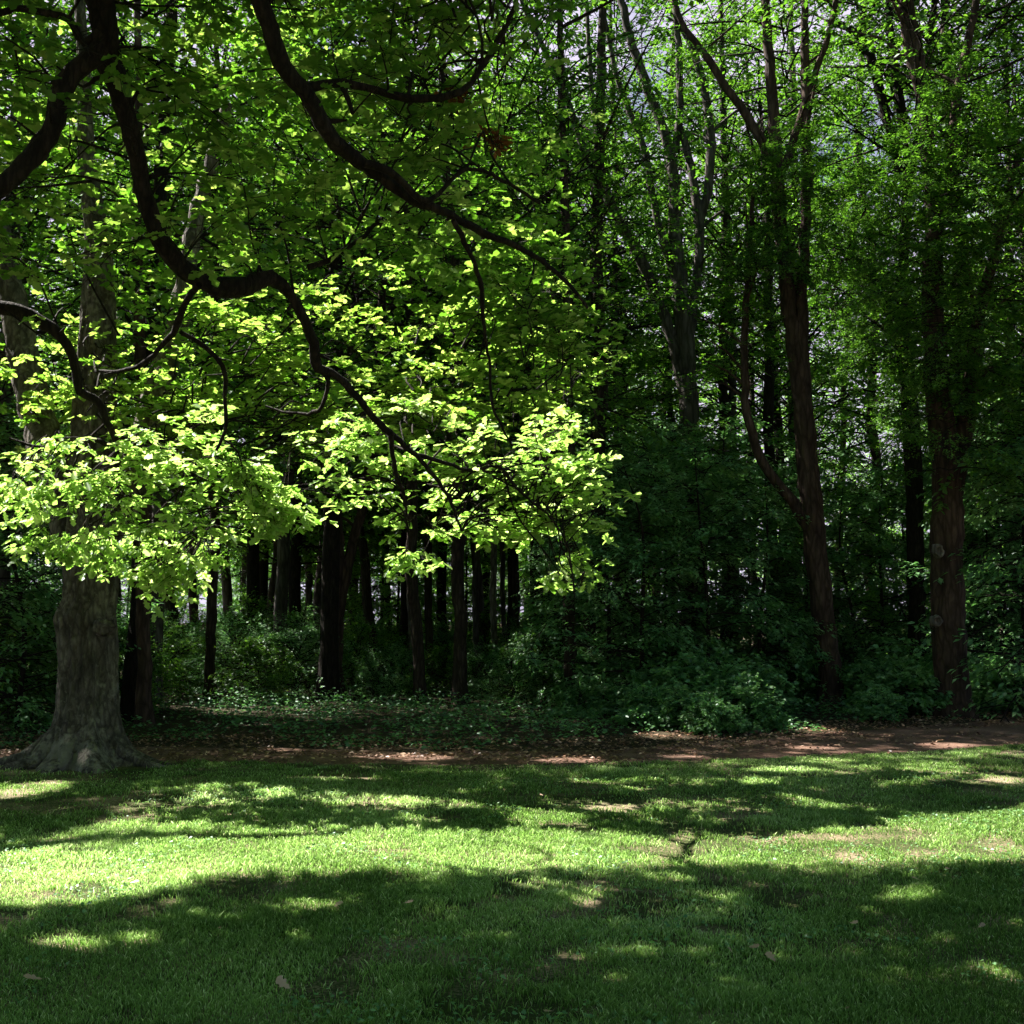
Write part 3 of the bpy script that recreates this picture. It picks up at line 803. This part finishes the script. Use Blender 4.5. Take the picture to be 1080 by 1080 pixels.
# plain trunks: px base, py base (sets the distance), px at row 400, radius px, bark, label, depth or None
TR = [
    (153, 762, 150, 9.0, 'bark_red', 'straight reddish-brown trunk standing just right of the huge oak'),
    (188, 716, 160, 7.0, 'bark_brown', 'short-looking dark leaning trunk between the huge oak and the paired stems'),
    (203, 712, 208, 5.5, 'bark_brown', 'slim dark upright trunk, left one of the close pair'),
    (222, 738, 226, 6.5, 'bark_brown', 'dark mottled trunk, right and nearer one of the close pair'),
    (286, 712, 294, 7.5, 'bark_brown', 'black straight trunk left of the low-forking reddish trunk, fern-green brush at its foot'),
    (325, 706, 318, 4.5, 'bark_grey', 'thin greyish trunk close to the left of the low-forking reddish trunk'),
    (397, 718, 360, 6.0, 'bark_brown', 'dark trunk leaning away to the left behind the low-forking reddish trunk'),
    (413, 704, 402, 3.2, 'bark_brown', 'very thin dark stem right of the left-leaning trunk'),
    (434, 716, 432, 3.2, 'bark_pale', 'thin pale speckled stem on the left of a thicker black trunk'),
    (445, 740, 436, 7.5, 'bark_brown', 'thick black trunk bowed slightly, right beside the pale speckled stem'),
    (456, 716, 455, 5.0, 'bark_brown', 'slim dark trunk rising behind the bowed black trunk'),
    (488, 742, 480, 8.5, 'bark_brown', 'widest black trunk in the middle of the picture, under the bright oak leaves'),
    (504, 716, 498, 4.0, 'bark_grey', 'thin grey-brown stem right of the widest black middle trunk'),
    (522, 716, 519, 4.2, 'bark_pale', 'pale thin trunk, left one of two stems that touch low down'),
    (531, 714, 526, 3.2, 'bark_grey', 'brown thin trunk, right one of two stems that touch low down'),
    (546, 712, 540, 3.6, 'bark_brown', 'dark crooked slender stem right of the two touching pale stems'),
    (556, 706, 566, 3.0, 'bark_brown', 'slender dark stem leaning right, next to the crooked one'),
    (604, 746, 598, 8.0, 'bark_brown', 'half-hidden dark trunk at the left end of the dark layered saplings'),
    (626, 738, 632, 11.0, 'bark_brown', 'stout blackish trunk almost lost in shade behind layered saplings'),
    (768, 718, 764, 7.0, 'bark_brown', 'dark trunk behind the layered sprays just right of the tall pale grey tree'),
    (690, 700, 700, 5.0, 'bark_brown', 'faint thin trunk left of the tall pale grey tree, deep in shade'),
    (922, 706, 918, 6.5, 'bark_red', 'straight thin brown trunk between the leaning two-stemmed tree and the crooked one'),
    (1030, 728, 1016, 11.0, 'bark_brown', 'black shadowed trunk directly behind and right of the scarred trunk'),
    (838, 712, 836, 8.0, 'bark_grey', 'grey trunk partly hidden behind the leaning two-stemmed tree'),
    (660, 716, 652, 5.0, 'bark_brown', 'thin black trunk in the darkest gap right of the bright oak leaves'),
    (120, 706, 126, 6.0, 'bark_brown', 'dim trunk peeping out behind the right flank of the huge oak'),
    (20, 720, 24, 8.0, 'bark_brown', 'dim trunk at the far left edge behind the huge oak'),
    (796, 704, 792, 4.0, 'bark_brown', 'thin trunk in the gap left of the leaning two-stemmed tree'),
    (255, 700, 262, 3.5, 'bark_grey', 'thin distant stem between the close pair and the black straight trunk'),
    (1070, 716, 1066, 6.0, 'bark_brown', 'dark trunk at the far right edge of the wood'),
    (880, 700, 893, 4.0, 'bark_brown', 'thin dark stem leaning right beyond the foot of the two-stemmed tree'),
    (580, 706, 574, 3.5, 'bark_grey', 'faint grey stem in front of the bright gap left of the half-hidden trunk'),
]
for n, (bx, by, tx, r, bark, lab) in enumerate(TR):
    r *= .84
    d = dist(by)
    base = gnd(bx, by)
    t = thing('forest_tree', lab, 'tree', base)
    rg = np.random.default_rng(200 + n)
    mb = MB(); pts = []
    for k, u in enumerate([0, .12, .25, .4, .55, .7, .85, 1.0, 1.35, 1.8, 2.4]):
        bend = 0 if k == 0 else rg.normal(0, min(4, r * .35))
        if 'crooked' in lab: bend *= 3
        if 'bowed' in lab: bend += -5 * math.sin(min(1, u) * 3.14)
        tap = [1.05, 1, 1, .97, .95, .92, .9, .85, .75, .6, .4][k]
        pts.append((bx + (tx - bx) * u + bend, by + (400 - by) * u, r * tap))
    P, R = stem(mb, pts, d, base, 12, .045, .25, True)
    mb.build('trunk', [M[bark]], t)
    for k in range(3):                                  # dead side limbs
        i = rg.integers(len(P) // 3, int(len(P) * .8))
        a = rg.uniform(0, 6.28); L_ = rg.uniform(1.5, 3.5)
        PP, RR = spline([P[i], P[i] + [math.cos(a) * L_ * .4, math.sin(a) * L_ * .4, L_ * .25], P[i] + [math.cos(a) * L_, math.sin(a) * L_, L_ * rg.uniform(.3, .8)]], [R[i] * .4, R[i] * .28, .01], .2)
        mb = MB(); tube(mb, PP, RR, 6, 0, rg, .06); mb.build('limb', [M[bark]], t)
    top = P[np.argmin(abs(P[:, 2] - (5.2 if by > 730 else 4.6)))]
    place_crown(TALL[n % 4], n % 4, t, top, rg.uniform(0, 6.28), rg.uniform(.85, 1.1) * (.6 if 575 < bx < 700 else 1), M['beech_leaf'], M['bark_dark'])

# --- deeper forest: near-identical trees that only read as a wall of leaves and stems
TRUNKM = []
for k in range(4):
    rg = np.random.default_rng(70 + k); mb = MB()
    z = np.linspace(-.2, 17, 16); x = np.cumsum(rg.normal(0, .10, 16)) * .6; y = np.cumsum(rg.normal(0, .10, 16)) * .6
    x -= x[0]; y -= y[0]
    PP, RR = spline(np.c_[x, y, z], np.interp(z, [0, .4, 8, 17], [.26, .19, .14, .03]), .5)
    tube(mb, PP, RR, 9, 0, rg, .05)
    TRUNKM.append(mb.mesh('trunk', [M['bark_dark' if k % 2 else 'bark_grey']]))
rg = np.random.default_rng(99)
FILL = []
rows = [(27, 34, 8, 30), (34, 44, 10, 34), (44, 58, 10, 40), (58, 80, 22, 56), (80, 105, 14, 80)]
for y0, y1, cnt, wx in rows:
    tries = 0; got = 0
    while got < cnt and tries < 4000:
        tries += 1
        y = rg.uniform(y0, y1); x = rg.uniform(-wx * .72, wx * .62)
        if any((x - a) ** 2 + (y - b) ** 2 < 7.0 for a, b in FILL): continue
        px = 540 + F * x / y
        if 870 < px < 915 and y > 24: continue
        if 740 < px < 790 and y > 38: continue
        FILL.append((x, y)); got += 1
# sunward and behind-camera trees added unseen for shade; the rest close the wood
SIDE = [(-12, 11), (-15.5, 19.5), (-11, 18.5), (-17, 23), (-13, 25), (-20, 14), (-16, 10), (-19, 19), (-22, 24), (-11.5, 22), (-9.2, 20.5), (-14, 6.5), (3.0, 31), (6.5, 33.5), (0.8, 32), (5.5, 38), (9.5, 40), (13.5, 38.5), (11.5, 20.5), (13, 24), (-9, -4), (-4, -8), (3, -8.5), (9, -5), (15, 2), (12.5, 10), (0, -14), (-15, -2), (16, 14), (8, -12), (-10, -12), (12.5, 27.5), (16, 20), (-7.5, 24), (-4, 25), (-6.5, 19.8)]
for px_, d_ in [(170, 36), (240, 41), (262, 34), (303, 45), (338, 38), (384, 44), (424, 35), (470, 40), (513, 46), (537, 37), (568, 43), (150, 48)]:
    FILL.append(((px_ - 540) / F * d_, d_))
for (x, y) in SIDE + FILL:
    far = y > 40
    t = thing('forest_tree', 'one of the slender trees massed deep in the wood behind the edge trees' if (x, y) in FILL else 'one of the tall leafy trees around the wood and lawn, many added unseen for shade', 'tree', (x, y, 0),
              'slender trees massed deep in the wood' if (x, y) in FILL else 'leafy trees closing the forest edge')
    k = rg.integers(0, 4); sc = rg.uniform(.9, 1.15)
    o = link('trunk', TRUNKM[k], t); o.rotation_euler = (0, 0, rg.uniform(0, 6)); o.scale = (sc, sc, sc)
    c = rg.integers(0, 4)
    z0 = rg.uniform(2.6, 5.0) if (x, y) in FILL else rg.uniform(3.8, 5.2)
    if (x, y) in ((3.0, 31), (6.5, 33.5), (0.8, 32), (5.5, 38), (9.5, 40), (13.5, 38.5)): z0 = 8.8
    place_crown(TALL[c], c, t, (0, 0, z0), rg.uniform(0, 6.28), sc * (1.1 if far else 1.0), M['far_leaf'] if far else M['beech_leaf'], M['bark_dark'])

# --- saplings with layered sprays
LAND = [(20, 'the left picture edge'), (92, 'the huge oak'), (153, 'the reddish-brown trunk'), (222, 'the close pair'), (288, 'the black straight trunk'), (354, 'the low-forking trunk'),
        (445, 'the bowed black trunk'), (488, 'the widest black trunk'), (546, 'the crooked slender stem'), (604, 'the half-hidden trunk'), (640, 'the stout trunk'), (733, 'the pale grey tree'), (790, 'the plain dark trunk'),
        (876, 'the two-stemmed tree'), (922, 'the thin brown trunk'), (966, 'the crooked tree'), (1003, 'the scarred trunk'), (1065, 'the right picture edge')]


def where(px):
    a = [l for l in LAND if l[0] <= px]; b = [l for l in LAND if l[0] > px]
    if not a: return 'at ' + b[0][1]
    if not b: return 'at ' + a[-1][1]
    a, b = a[-1], b[0]
    u = (px - a[0]) / (b[0] - a[0])
    if u < .25: return 'just right of ' + a[1]
    if u > .75: return 'just left of ' + b[1]
    return 'between ' + a[1].replace('the ', '', 1).join(['', '']) + ' and ' + b[1].replace('the ', '', 1)


def uniq(s, alts):
    if s not in USED:
        USED.add(s); return s
    for a in alts:
        if s + a not in USED:
            USED.add(s + a); return s + a
    return s + ', one more behind'


ALT = [', farther back', ', deepest of them', ', smaller one', ', last one of the row', ', faintest']
SP = [(640, 22.5, .9), (675, 21.5, .85), (700, 24, 1.0), (745, 22, .9), (770, 24.5, 1.05), (800, 23, .8), (660, 26, 1.1), (720, 27, 1.2), (810, 26, 1.1), (900, 25, .8), (930, 27, 1.0), (1045, 25, .8), (1080, 24, 1.0), (1060, 24, 1.2), (1020, 26.5, 1.1), (1125, 20.5, 1.25),
      (20, 18.5, .8), (-20, 17.5, 1.0), (60, 22, .9), (0, 22, 1.1), (590, 25, .6), (610, 33, .8), (640, 33, 1.2), (130, 33, .8), (880, 31, 1.0), (960, 30, 1.1), (845, 24.5, .65), (170, 46, .8), (250, 50, .9), (330, 48, .9), (420, 52, .9), (480, 47, .8), (560, 50, .9)]
for n, (px, y, sc) in enumerate(SP):
    x = at(px, 700, y)[0]
    t = thing('sapling', uniq(('dark green layered sapling ' if y < 29 else 'dim leafy sapling ') + where(px), ALT), 'sapling', (x, y, 0), 'saplings under the forest trees')
    mb = MB(); r2 = np.random.default_rng(300 + n)
    PP, RR = spline([[0, 0, -.1], [.05, .03, 2 * sc], [r2.normal(0, .12), r2.normal(0, .12), 4 * sc], [r2.normal(0, .2), 0, 5.8 * sc]], [.045, .04, .025, .006], .3)
    tube(mb, PP, RR, 7, 0, r2, .05); mb.build('stem', [M['bark_dark']], t)
    place_crown(SAP[n % 3], 'sap%d' % (n % 3), t, (0, 0, .35), r2.uniform(0, 6), sc, M['under_leaf'] if y < 30 else M['far_leaf'], M['bark_dark'])

rg = np.random.default_rng(17)
for n in range(26):
    y = rg.uniform(40, 66); x = at(rg.uniform(120, 1080), 700, y)[0]
    t = thing('sapling', 'bright small sapling far back in the wood, seen only through the gaps between trunks', 'sapling', (x, y, 0), 'bright saplings far back in the wood')
    mb = MB(); tube(mb, [[0, 0, -.1], [.05, 0, 3], [0, .1, 7]], [.06, .05, .01], 6); mb.build('stem', [M['bark_dark']], t)
    place_crown(SAP[n % 3], 'sap%d' % (n % 3), t, (0, 0, .2), rg.uniform(0, 6), rg.uniform(1.1, 1.5), M['far_leaf'], M['bark_dark'])

# --- shrubs along the edge
SB = [(640, 742, .62), (672, 748, .7), (700, 754, .6), (735, 758, .7), (765, 760, .65), (788, 757, .65), (780, 768, .5), (805, 770, .36), (725, 768, .42), (918, 750, .5), (935, 747, .7), (958, 754, .6), (1045, 748, .62), (1070, 752, .6), (925, 760, .35), (680, 764, .38), (832, 738, .6), (760, 742, .8), (700, 738, .85), (650, 732, .8), (980, 738, .7), (612, 754, .4), (745, 772, .33), (760, 774, .3)]
for n, (px, py, sc) in enumerate(SB):
    b = gnd(px, py)
    t = thing('shrub', uniq(('low' if sc < .9 else 'bushy') + ' broad-leaved shrub ' + where(px), ALT), 'shrub', b, 'broad-leaved shrubs along the wood edge')
    place_crown(SHRUB[n % 3], 'shr%d' % (n % 3), t, (0, 0, .05), n * 1.7, sc, M['under_leaf'], M['bark_dark'], 'foliage')
SL = [(165, 738, .7), (192, 728, .7), (245, 732, .8), (272, 740, .6), (315, 735, .8), (338, 726, .7), (375, 730, .7), (405, 738, .5), (425, 730, .5), (468, 733, .5), (512, 735, .5), (540, 742, .5), (570, 738, .7), (590, 730, .8), (20, 752, .9), (-10, 760, 1.0), (30, 735, 1.3), (0, 725, 1.4), (258, 720, 1.0), (300, 714, 1.0), (385, 712, .8), (420, 714, .7), (470, 714, .7), (560, 716, .8), (208, 718, .8), (145, 724, .9), (620, 716, 1.0), (512, 706, .9), (350, 703, 1.0), (860, 712, 1.4), (940, 712, 1.4), (1040, 715, 1.5), (55, 745, .8), (133, 750, .7), (240, 700, 1.0), (450, 700, 1.0), (180, 700, 1.1), (580, 700, 1.1)]
for n, (px, py, sc) in enumerate(SL):
    b = gnd(px, py)
    t = thing('bush', uniq(('small-leaved bush ' if py > 722 else 'taller small-leaved bush ') + where(px), ALT), 'bush', b, 'small-leaved bushes under the trees')
    place_crown(LOW[n % 2], 'low%d' % (n % 2), t, (0, 0, .03), n * 2.1, sc, M['under_leaf'] if n % 3 else M['beech_leaf'], M['bark_dark'], 'foliage')

# ------------------------------------------------------------------ ground
def sheet(name, outline, z, mat):
    me = bpy.data.meshes.new(name)
    me.from_pydata([(p[0], p[1], z) for p in outline], [], [list(range(len(outline)))])
    me.materials.append(M[mat]); me.update()
    o = link(name, me); tag(o, kind='structure'); return o


sheet('ground', [(-900, -300), (900, -300), (900, 900), (-900, 900)], -.012, 'floor')
NEAR = [(-700, 800), (-300, 806), (-60, 808), (60, 806), (150, 801), (300, 804), (430, 806), (540, 806), (700, 803), (820, 799), (900, 795), (1000, 790), (1080, 785), (1300, 774), (1700, 760)]
FARP = [(-700, 776), (-300, 784), (-60, 790), (60, 789), (150, 788), (300, 789), (430, 792), (540, 794), (650, 791), (720, 786), (800, 779), (900, 771), (980, 765), (1080, 757), (1300, 746), (1700, 732)]
NW = np.array([gnd(*p)[:2] for p in NEAR]); FW = np.array([gnd(*p)[:2] for p in FARP])


def wob(a, amp, seed):
    r = np.random.default_rng(seed); x = np.linspace(a[0, 0], a[-1, 0], 260); y = np.interp(x, a[:, 0], a[:, 1])
    k = np.convolve(r.normal(0, 1, 264), np.ones(5) / 5, 'valid')
    return np.c_[x, y + amp * k]


NWW = wob(NW, .12, 1); FWW = wob(FW, .2, 2)
sheet('lawn', [(-60, -30)] + [(60, -30)] + [tuple(p) for p in NWW[::-1]], -.004, 'lawn')
sheet('path', [tuple(p) for p in (NWW + [0, -.25])] + [tuple(p) for p in (FWW + [0, .1])[::-1]], -.008, 'path')

# grass blades
def vnoise(x, y, s, seed):
    r = np.random.default_rng(seed); g = r.random((256, 256))
    X = (x * s) % 255; Y = (y * s) % 255; i = X.astype(int); j = Y.astype(int); fx = X - i; fy = Y - j
    fx = fx * fx * (3 - 2 * fx); fy = fy * fy * (3 - 2 * fy)
    i2 = (i + 1) % 256; j2 = (j + 1) % 256
    return (g[i, j] * (1 - fx) + g[i2, j] * fx) * (1 - fy) + (g[i, j2] * (1 - fx) + g[i2, j2] * fx) * fy


def grass():
    r = np.random.default_rng(12)
    X, Y = [], []
    for y0, y1, dens in [(3.6, 5.5, 13000), (5.5, 7.5, 9500), (7.5, 10.5, 5500), (10.5, 17.5, 2500)]:
        hw = y1 * .47 + 1.3
        n = int((y1 - y0) * 2 * hw * dens)
        X.append(r.uniform(-hw, hw, n)); Y.append(r.uniform(y0, y1, n))
    x = np.concatenate(X); y = np.concatenate(Y)
    edge = np.interp(x, NWW[:, 0], NWW[:, 1])
    dens = .55 * vnoise(x + 50, y + 50, 1.1, 1) + .45 * vnoise(x + 50, y + 50, 3.7, 2)
    k = (y < edge - .1 + .35 * (vnoise(x + 50, y + 50, 5, 9) - .5)) & (r.random(len(x)) < np.clip((dens - .26) * 3.8, .08, 1))
    ox, oy = gnd(90, 805)[:2]
    k &= ((x - ox) ** 2 + (y - oy) ** 2 > (.75 + .5 * r.random(len(x))) ** 2)
    x, y = x[k], y[k]; n = len(x)
    tuft = vnoise(x + 50, y + 50, 6.5, 4) * vnoise(x + 50, y + 50, 1.9, 5)
    h = (.011 + .046 * tuft + .010 * r.random(n)) * r.uniform(.6, 1.25, n)
    w = r.uniform(.0010, .0023, n) * np.interp(y, [4, 16], [1, 2.9])
    az = r.uniform(0, 6.28, n); ln = r.uniform(.15, 1.1, n) * h
    dx, dy = np.cos(az), np.sin(az)
    a2 = r.uniform(0, 6.28, n)
    sx, sy = np.cos(a2) * w, np.sin(a2) * w
    z0 = np.zeros(n) - .004
    V = np.stack([np.c_[x - sx, y - sy, z0], np.c_[x + sx, y + sy, z0], np.c_[x + sx * .7 + dx * ln * .35, y + sy * .7 + dy * ln * .35, h * .62],
                  np.c_[x + dx * ln, y + dy * ln, h], np.c_[x - sx * .7 + dx * ln * .35, y - sy * .7 + dy * ln * .35, h * .62]], 1)
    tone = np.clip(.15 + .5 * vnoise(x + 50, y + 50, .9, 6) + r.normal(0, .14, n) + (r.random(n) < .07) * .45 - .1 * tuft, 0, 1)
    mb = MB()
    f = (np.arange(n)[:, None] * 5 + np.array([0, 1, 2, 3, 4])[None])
    mb.add(V.reshape(-1, 3), f, 0, np.clip(tone[:, None] + np.array([-.45, -.45, -.05, .12, -.05]), 0, 1).ravel())  # blade bases darkened and tips lightened, shade between blades painted in
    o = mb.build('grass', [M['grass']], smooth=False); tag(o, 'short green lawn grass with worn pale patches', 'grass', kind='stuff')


grass()


def scatter(name, label, cat, n, area, size, mat, shape, zmax, flat, tone0, seed):
    r = np.random.default_rng(seed)
    x, y, z = area(r, n, zmax)
    n = len(x)
    p = np.c_[x, y, z]
    a = r.uniform(0, 6.28, n)
    di = np.c_[np.cos(a), np.sin(a), r.normal(0, .15, n)]
    no = np.array([0, 0, 1.0]) + r.normal(0, flat, (n, 3))
    mb = MB(); add_leaves(mb, leaf_verts(p, di, no, size * r.uniform(.5, 1.3, n), shape), np.clip(tone0 + r.normal(0, .25, n), 0, 1), shape, 0)
    o = mb.build(name, [M[mat]]); tag(o, label, cat, kind='stuff'); return o


def area_cover(r, n, zmax):
    x = r.uniform(-16, 16, n); e = np.interp(x, FWW[:, 0], FWW[:, 1])
    t = r.random(n); y = e + .15 + t * np.interp(x, [-16, 0, 2, 16], [9, 8, 7, 7])
    dn = vnoise(x + 60, y + 60, 1.3, 21)
    k = (dn > .32 + .3 * np.exp(-(y - e) / .5)) & (abs(x) < y * .5 + 2)
    k &= ~((x > 1.2) & (y - e < 1.1) & (dn < .62))
    x, y = x[k], y[k]
    return x, y, r.random(len(x)) ** 1.3 * zmax * np.clip((y - np.interp(x, FWW[:, 0], FWW[:, 1])) / 1.6, .2, 1) * (.4 + vnoise(x + 60, y + 60, 2.2, 22))


def area_litter(r, n, zmax):
    x = r.uniform(-13, 15, n); e = np.interp(x, FWW[:, 0], FWW[:, 1]); e2 = np.interp(x, NWW[:, 0], NWW[:, 1])
    t = r.random(n); y = np.where(r.random(n) < .7, e - .9 + t ** .8 * 2.6, e2 - .2 + t * (e - e2 + .2))
    k = (vnoise(x + 60, y + 60, 2.0, 31) > .35) | (y > e)
    x, y = x[k], y[k]
    return x, y, .004 + r.random(len(x)) * .03


scatter('ground_cover', 'low green weeds carpeting the wood edge behind the path', 'ground cover', 45000, area_cover, .075, 'under_leaf', 'plain', .34, .5, .12, 41)
scatter('leaf_litter', 'dry reddish-brown leaf litter along the far side of the path', 'leaf litter', 16000, area_litter, .065, 'litter', 'plain', .02, .3, .5, 42)

def area_clover(r, n, zmax):
    y = r.uniform(4, 13, n); x = r.uniform(-1, 1, n) * (y * .47 + 1)
    k = vnoise(x + 80, y + 80, 1.6, 77) * vnoise(x + 80, y + 80, 5.0, 78) > .36
    x, y = x[k], y[k]
    return x, y, .015 + r.random(len(x)) * zmax


scatter('clover', 'small round-leaved clover and plantain growing in patches in the lawn', 'clover', 30000, area_clover, .024, 'under_leaf', 'broad', .025, .4, .6, 43)

# single dry leaves on the lawn
FL = [(45, 1041, .09, 'pale curled dry leaf near the bottom left corner of the lawn'), (137, 937, .06, 'small red-brown leaf at the lower edge of the sunlit strip, far left'), (352, 963, .075, 'lone pale dry leaf in dark grass left of centre below the sunlit strip'),
      (306, 1051, .10, 'pinkish dry leaf on a worn dapple near the bottom edge, left of centre'), (426, 959, .06, 'small brown leaf right of the lone pale leaf, below the sunlit strip'), (790, 1006, .07, 'brown leaf in the dark grass right of centre near a second pale one'),
      (818, 1022, .09, 'largest orange-brown leaf of the lower right lawn'), (772, 1012, .06, 'orange leaf left of the largest orange-brown leaf'), (896, 980, .06, 'reddish leaf in dark grass in the right third of the lawn'), (970, 934, .06, 'reddish leaf just below the sunlit strip at the right'),
      (1003, 922, .05, 'tiny orange leaf at the lower rim of the sunlit strip, far right'), (1033, 829, .06, 'pinkish leaf on the far lawn near the right edge'), (404, 848, .07, 'pale curled leaf on the far lawn left of centre'), (573, 843, .05, 'tiny tan leaf on the far lawn in the middle'),
      (583, 1075, .08, 'dry leaf cut by the bottom edge near the middle'), (895, 1072, .08, 'curled pinkish leaf close to the bottom edge at the right'), (1032, 985, .06, 'pale fleck of a dry leaf at the right edge in dark grass'), (232, 985, .05, 'small tan leaf between two dapples at the lower left')]
lit_v, lit_f = LT['oak']
for n, (px, py, s, lab) in enumerate(FL):
    b = gnd(px, py); r = np.random.default_rng(500 + n)
    a = r.uniform(0, 6.28)
    mb = MB()
    V = leaf_verts(np.array([[0, 0, 0.0]]), np.array([[math.cos(a), math.sin(a), .25]]), np.array([[r.normal(0, .5), -.5, 1.0]]), np.array([s * .95]), 'oak')
    V[..., 2] += 2.2 * ((V[..., 0] ** 2 + V[..., 1] ** 2))            # curled up
    add_leaves(mb, V, np.array([r.uniform(.8, 1)]), 'oak', 0)
    tube(mb, [[0, 0, 0], [-math.cos(a) * s * .25, -math.sin(a) * s * .25, .004]], [.0015, .001], 4, 0)
    o = mb.build('fallen_leaf', [M['litter']], loc=(float(b[0]), float(b[1]), .035)); tag(o, lab, 'leaf', 'dry leaves scattered on the lawn')

# ------------------------------------------------------------------ light, sky, camera
world = bpy.data.worlds.new('World'); scene.world = world; world.use_nodes = True
N = world.node_tree.nodes; L = world.node_tree.links; N.clear()
sky = N.new('ShaderNodeTexSky'); sky.sky_type = 'NISHITA'; sky.sun_disc = False
sky.sun_elevation = SUN_EL; sky.sun_rotation = SUN_AZ % (2 * math.pi)
bg = N.new('ShaderNodeBackground'); bg.inputs['Strength'].default_value = 0.027
wo = N.new('ShaderNodeOutputWorld'); tc = N.new('ShaderNodeTexCoord'); sp = N.new('ShaderNodeSeparateXYZ'); L.new(tc.outputs['Generated'], sp.inputs[0])
cn = N.new('ShaderNodeTexNoise'); cn.inputs['Scale'].default_value = 7.0; cn.inputs['Detail'].default_value = 5
L.new(tc.outputs['Generated'], cn.inputs['Vector'])
cr = ramp(N, [(0.32, (0, 0, 0)), (0.48, (1, 1, 1))]); L.new(cn.outputs['Fac'], cr.inputs['Fac'])
yr = ramp(N, [(0.62, (0, 0, 0)), (0.80, (1, 1, 1))]); L.new(sp.outputs['Y'], yr.inputs['Fac'])   # cloud bank behind the wood
mm = N.new('ShaderNodeMath'); mm.operation = 'MULTIPLY'; L.new(cr.outputs['Color'], mm.inputs[0]); L.new(yr.outputs['Color'], mm.inputs[1])
mc = N.new('ShaderNodeMixRGB'); mc.inputs['Color2'].default_value = (7.6, 7.0, 9.0, 1)
L.new(mm.outputs[0], mc.inputs['Fac']); L.new(sky.outputs[0], mc.inputs['Color1']); L.new(mc.outputs[0], bg.inputs[0]); L.new(bg.outputs[0], wo.inputs[0])
sl = bpy.data.lights.new('sun', 'SUN'); sl.energy = 5.0; sl.angle = math.radians(.5); sl.color = (1, .95, .86)
so = bpy.data.objects.new('sun', sl); COL.objects.link(so)
so.rotation_euler = Vector((-SUNV[0], -SUNV[1], -SUNV[2])).to_track_quat('-Z', 'Y').to_euler(); so.location = (-20, 15, 30)
cam = bpy.data.cameras.new('camera'); co = bpy.data.objects.new('camera', cam); COL.objects.link(co)
cam.sensor_width = 36; cam.lens = 36 * F / 1080; cam.clip_end = 3000; cam.clip_start = .05
co.location = (0, 0, CAMH); co.rotation_euler = (math.pi / 2 + PITCH, 0, 0)
scene.camera = co
scene.render.engine = 'CYCLES'
cy = scene.cycles
cy.max_bounces = 4; cy.diffuse_bounces = 4; cy.glossy_bounces = 1; cy.transmission_bounces = 2; cy.transparent_max_bounces = 2
cy.use_adaptive_sampling = True; cy.adaptive_threshold = 0.05; cy.adaptive_min_samples = 16; cy.sample_clamp_indirect = 4
cy.use_denoising = True
cy.film_exposure = 4.5
scene.view_settings.view_transform = 'Standard'; scene.view_settings.look = 'None'; scene.view_settings.exposure = 0
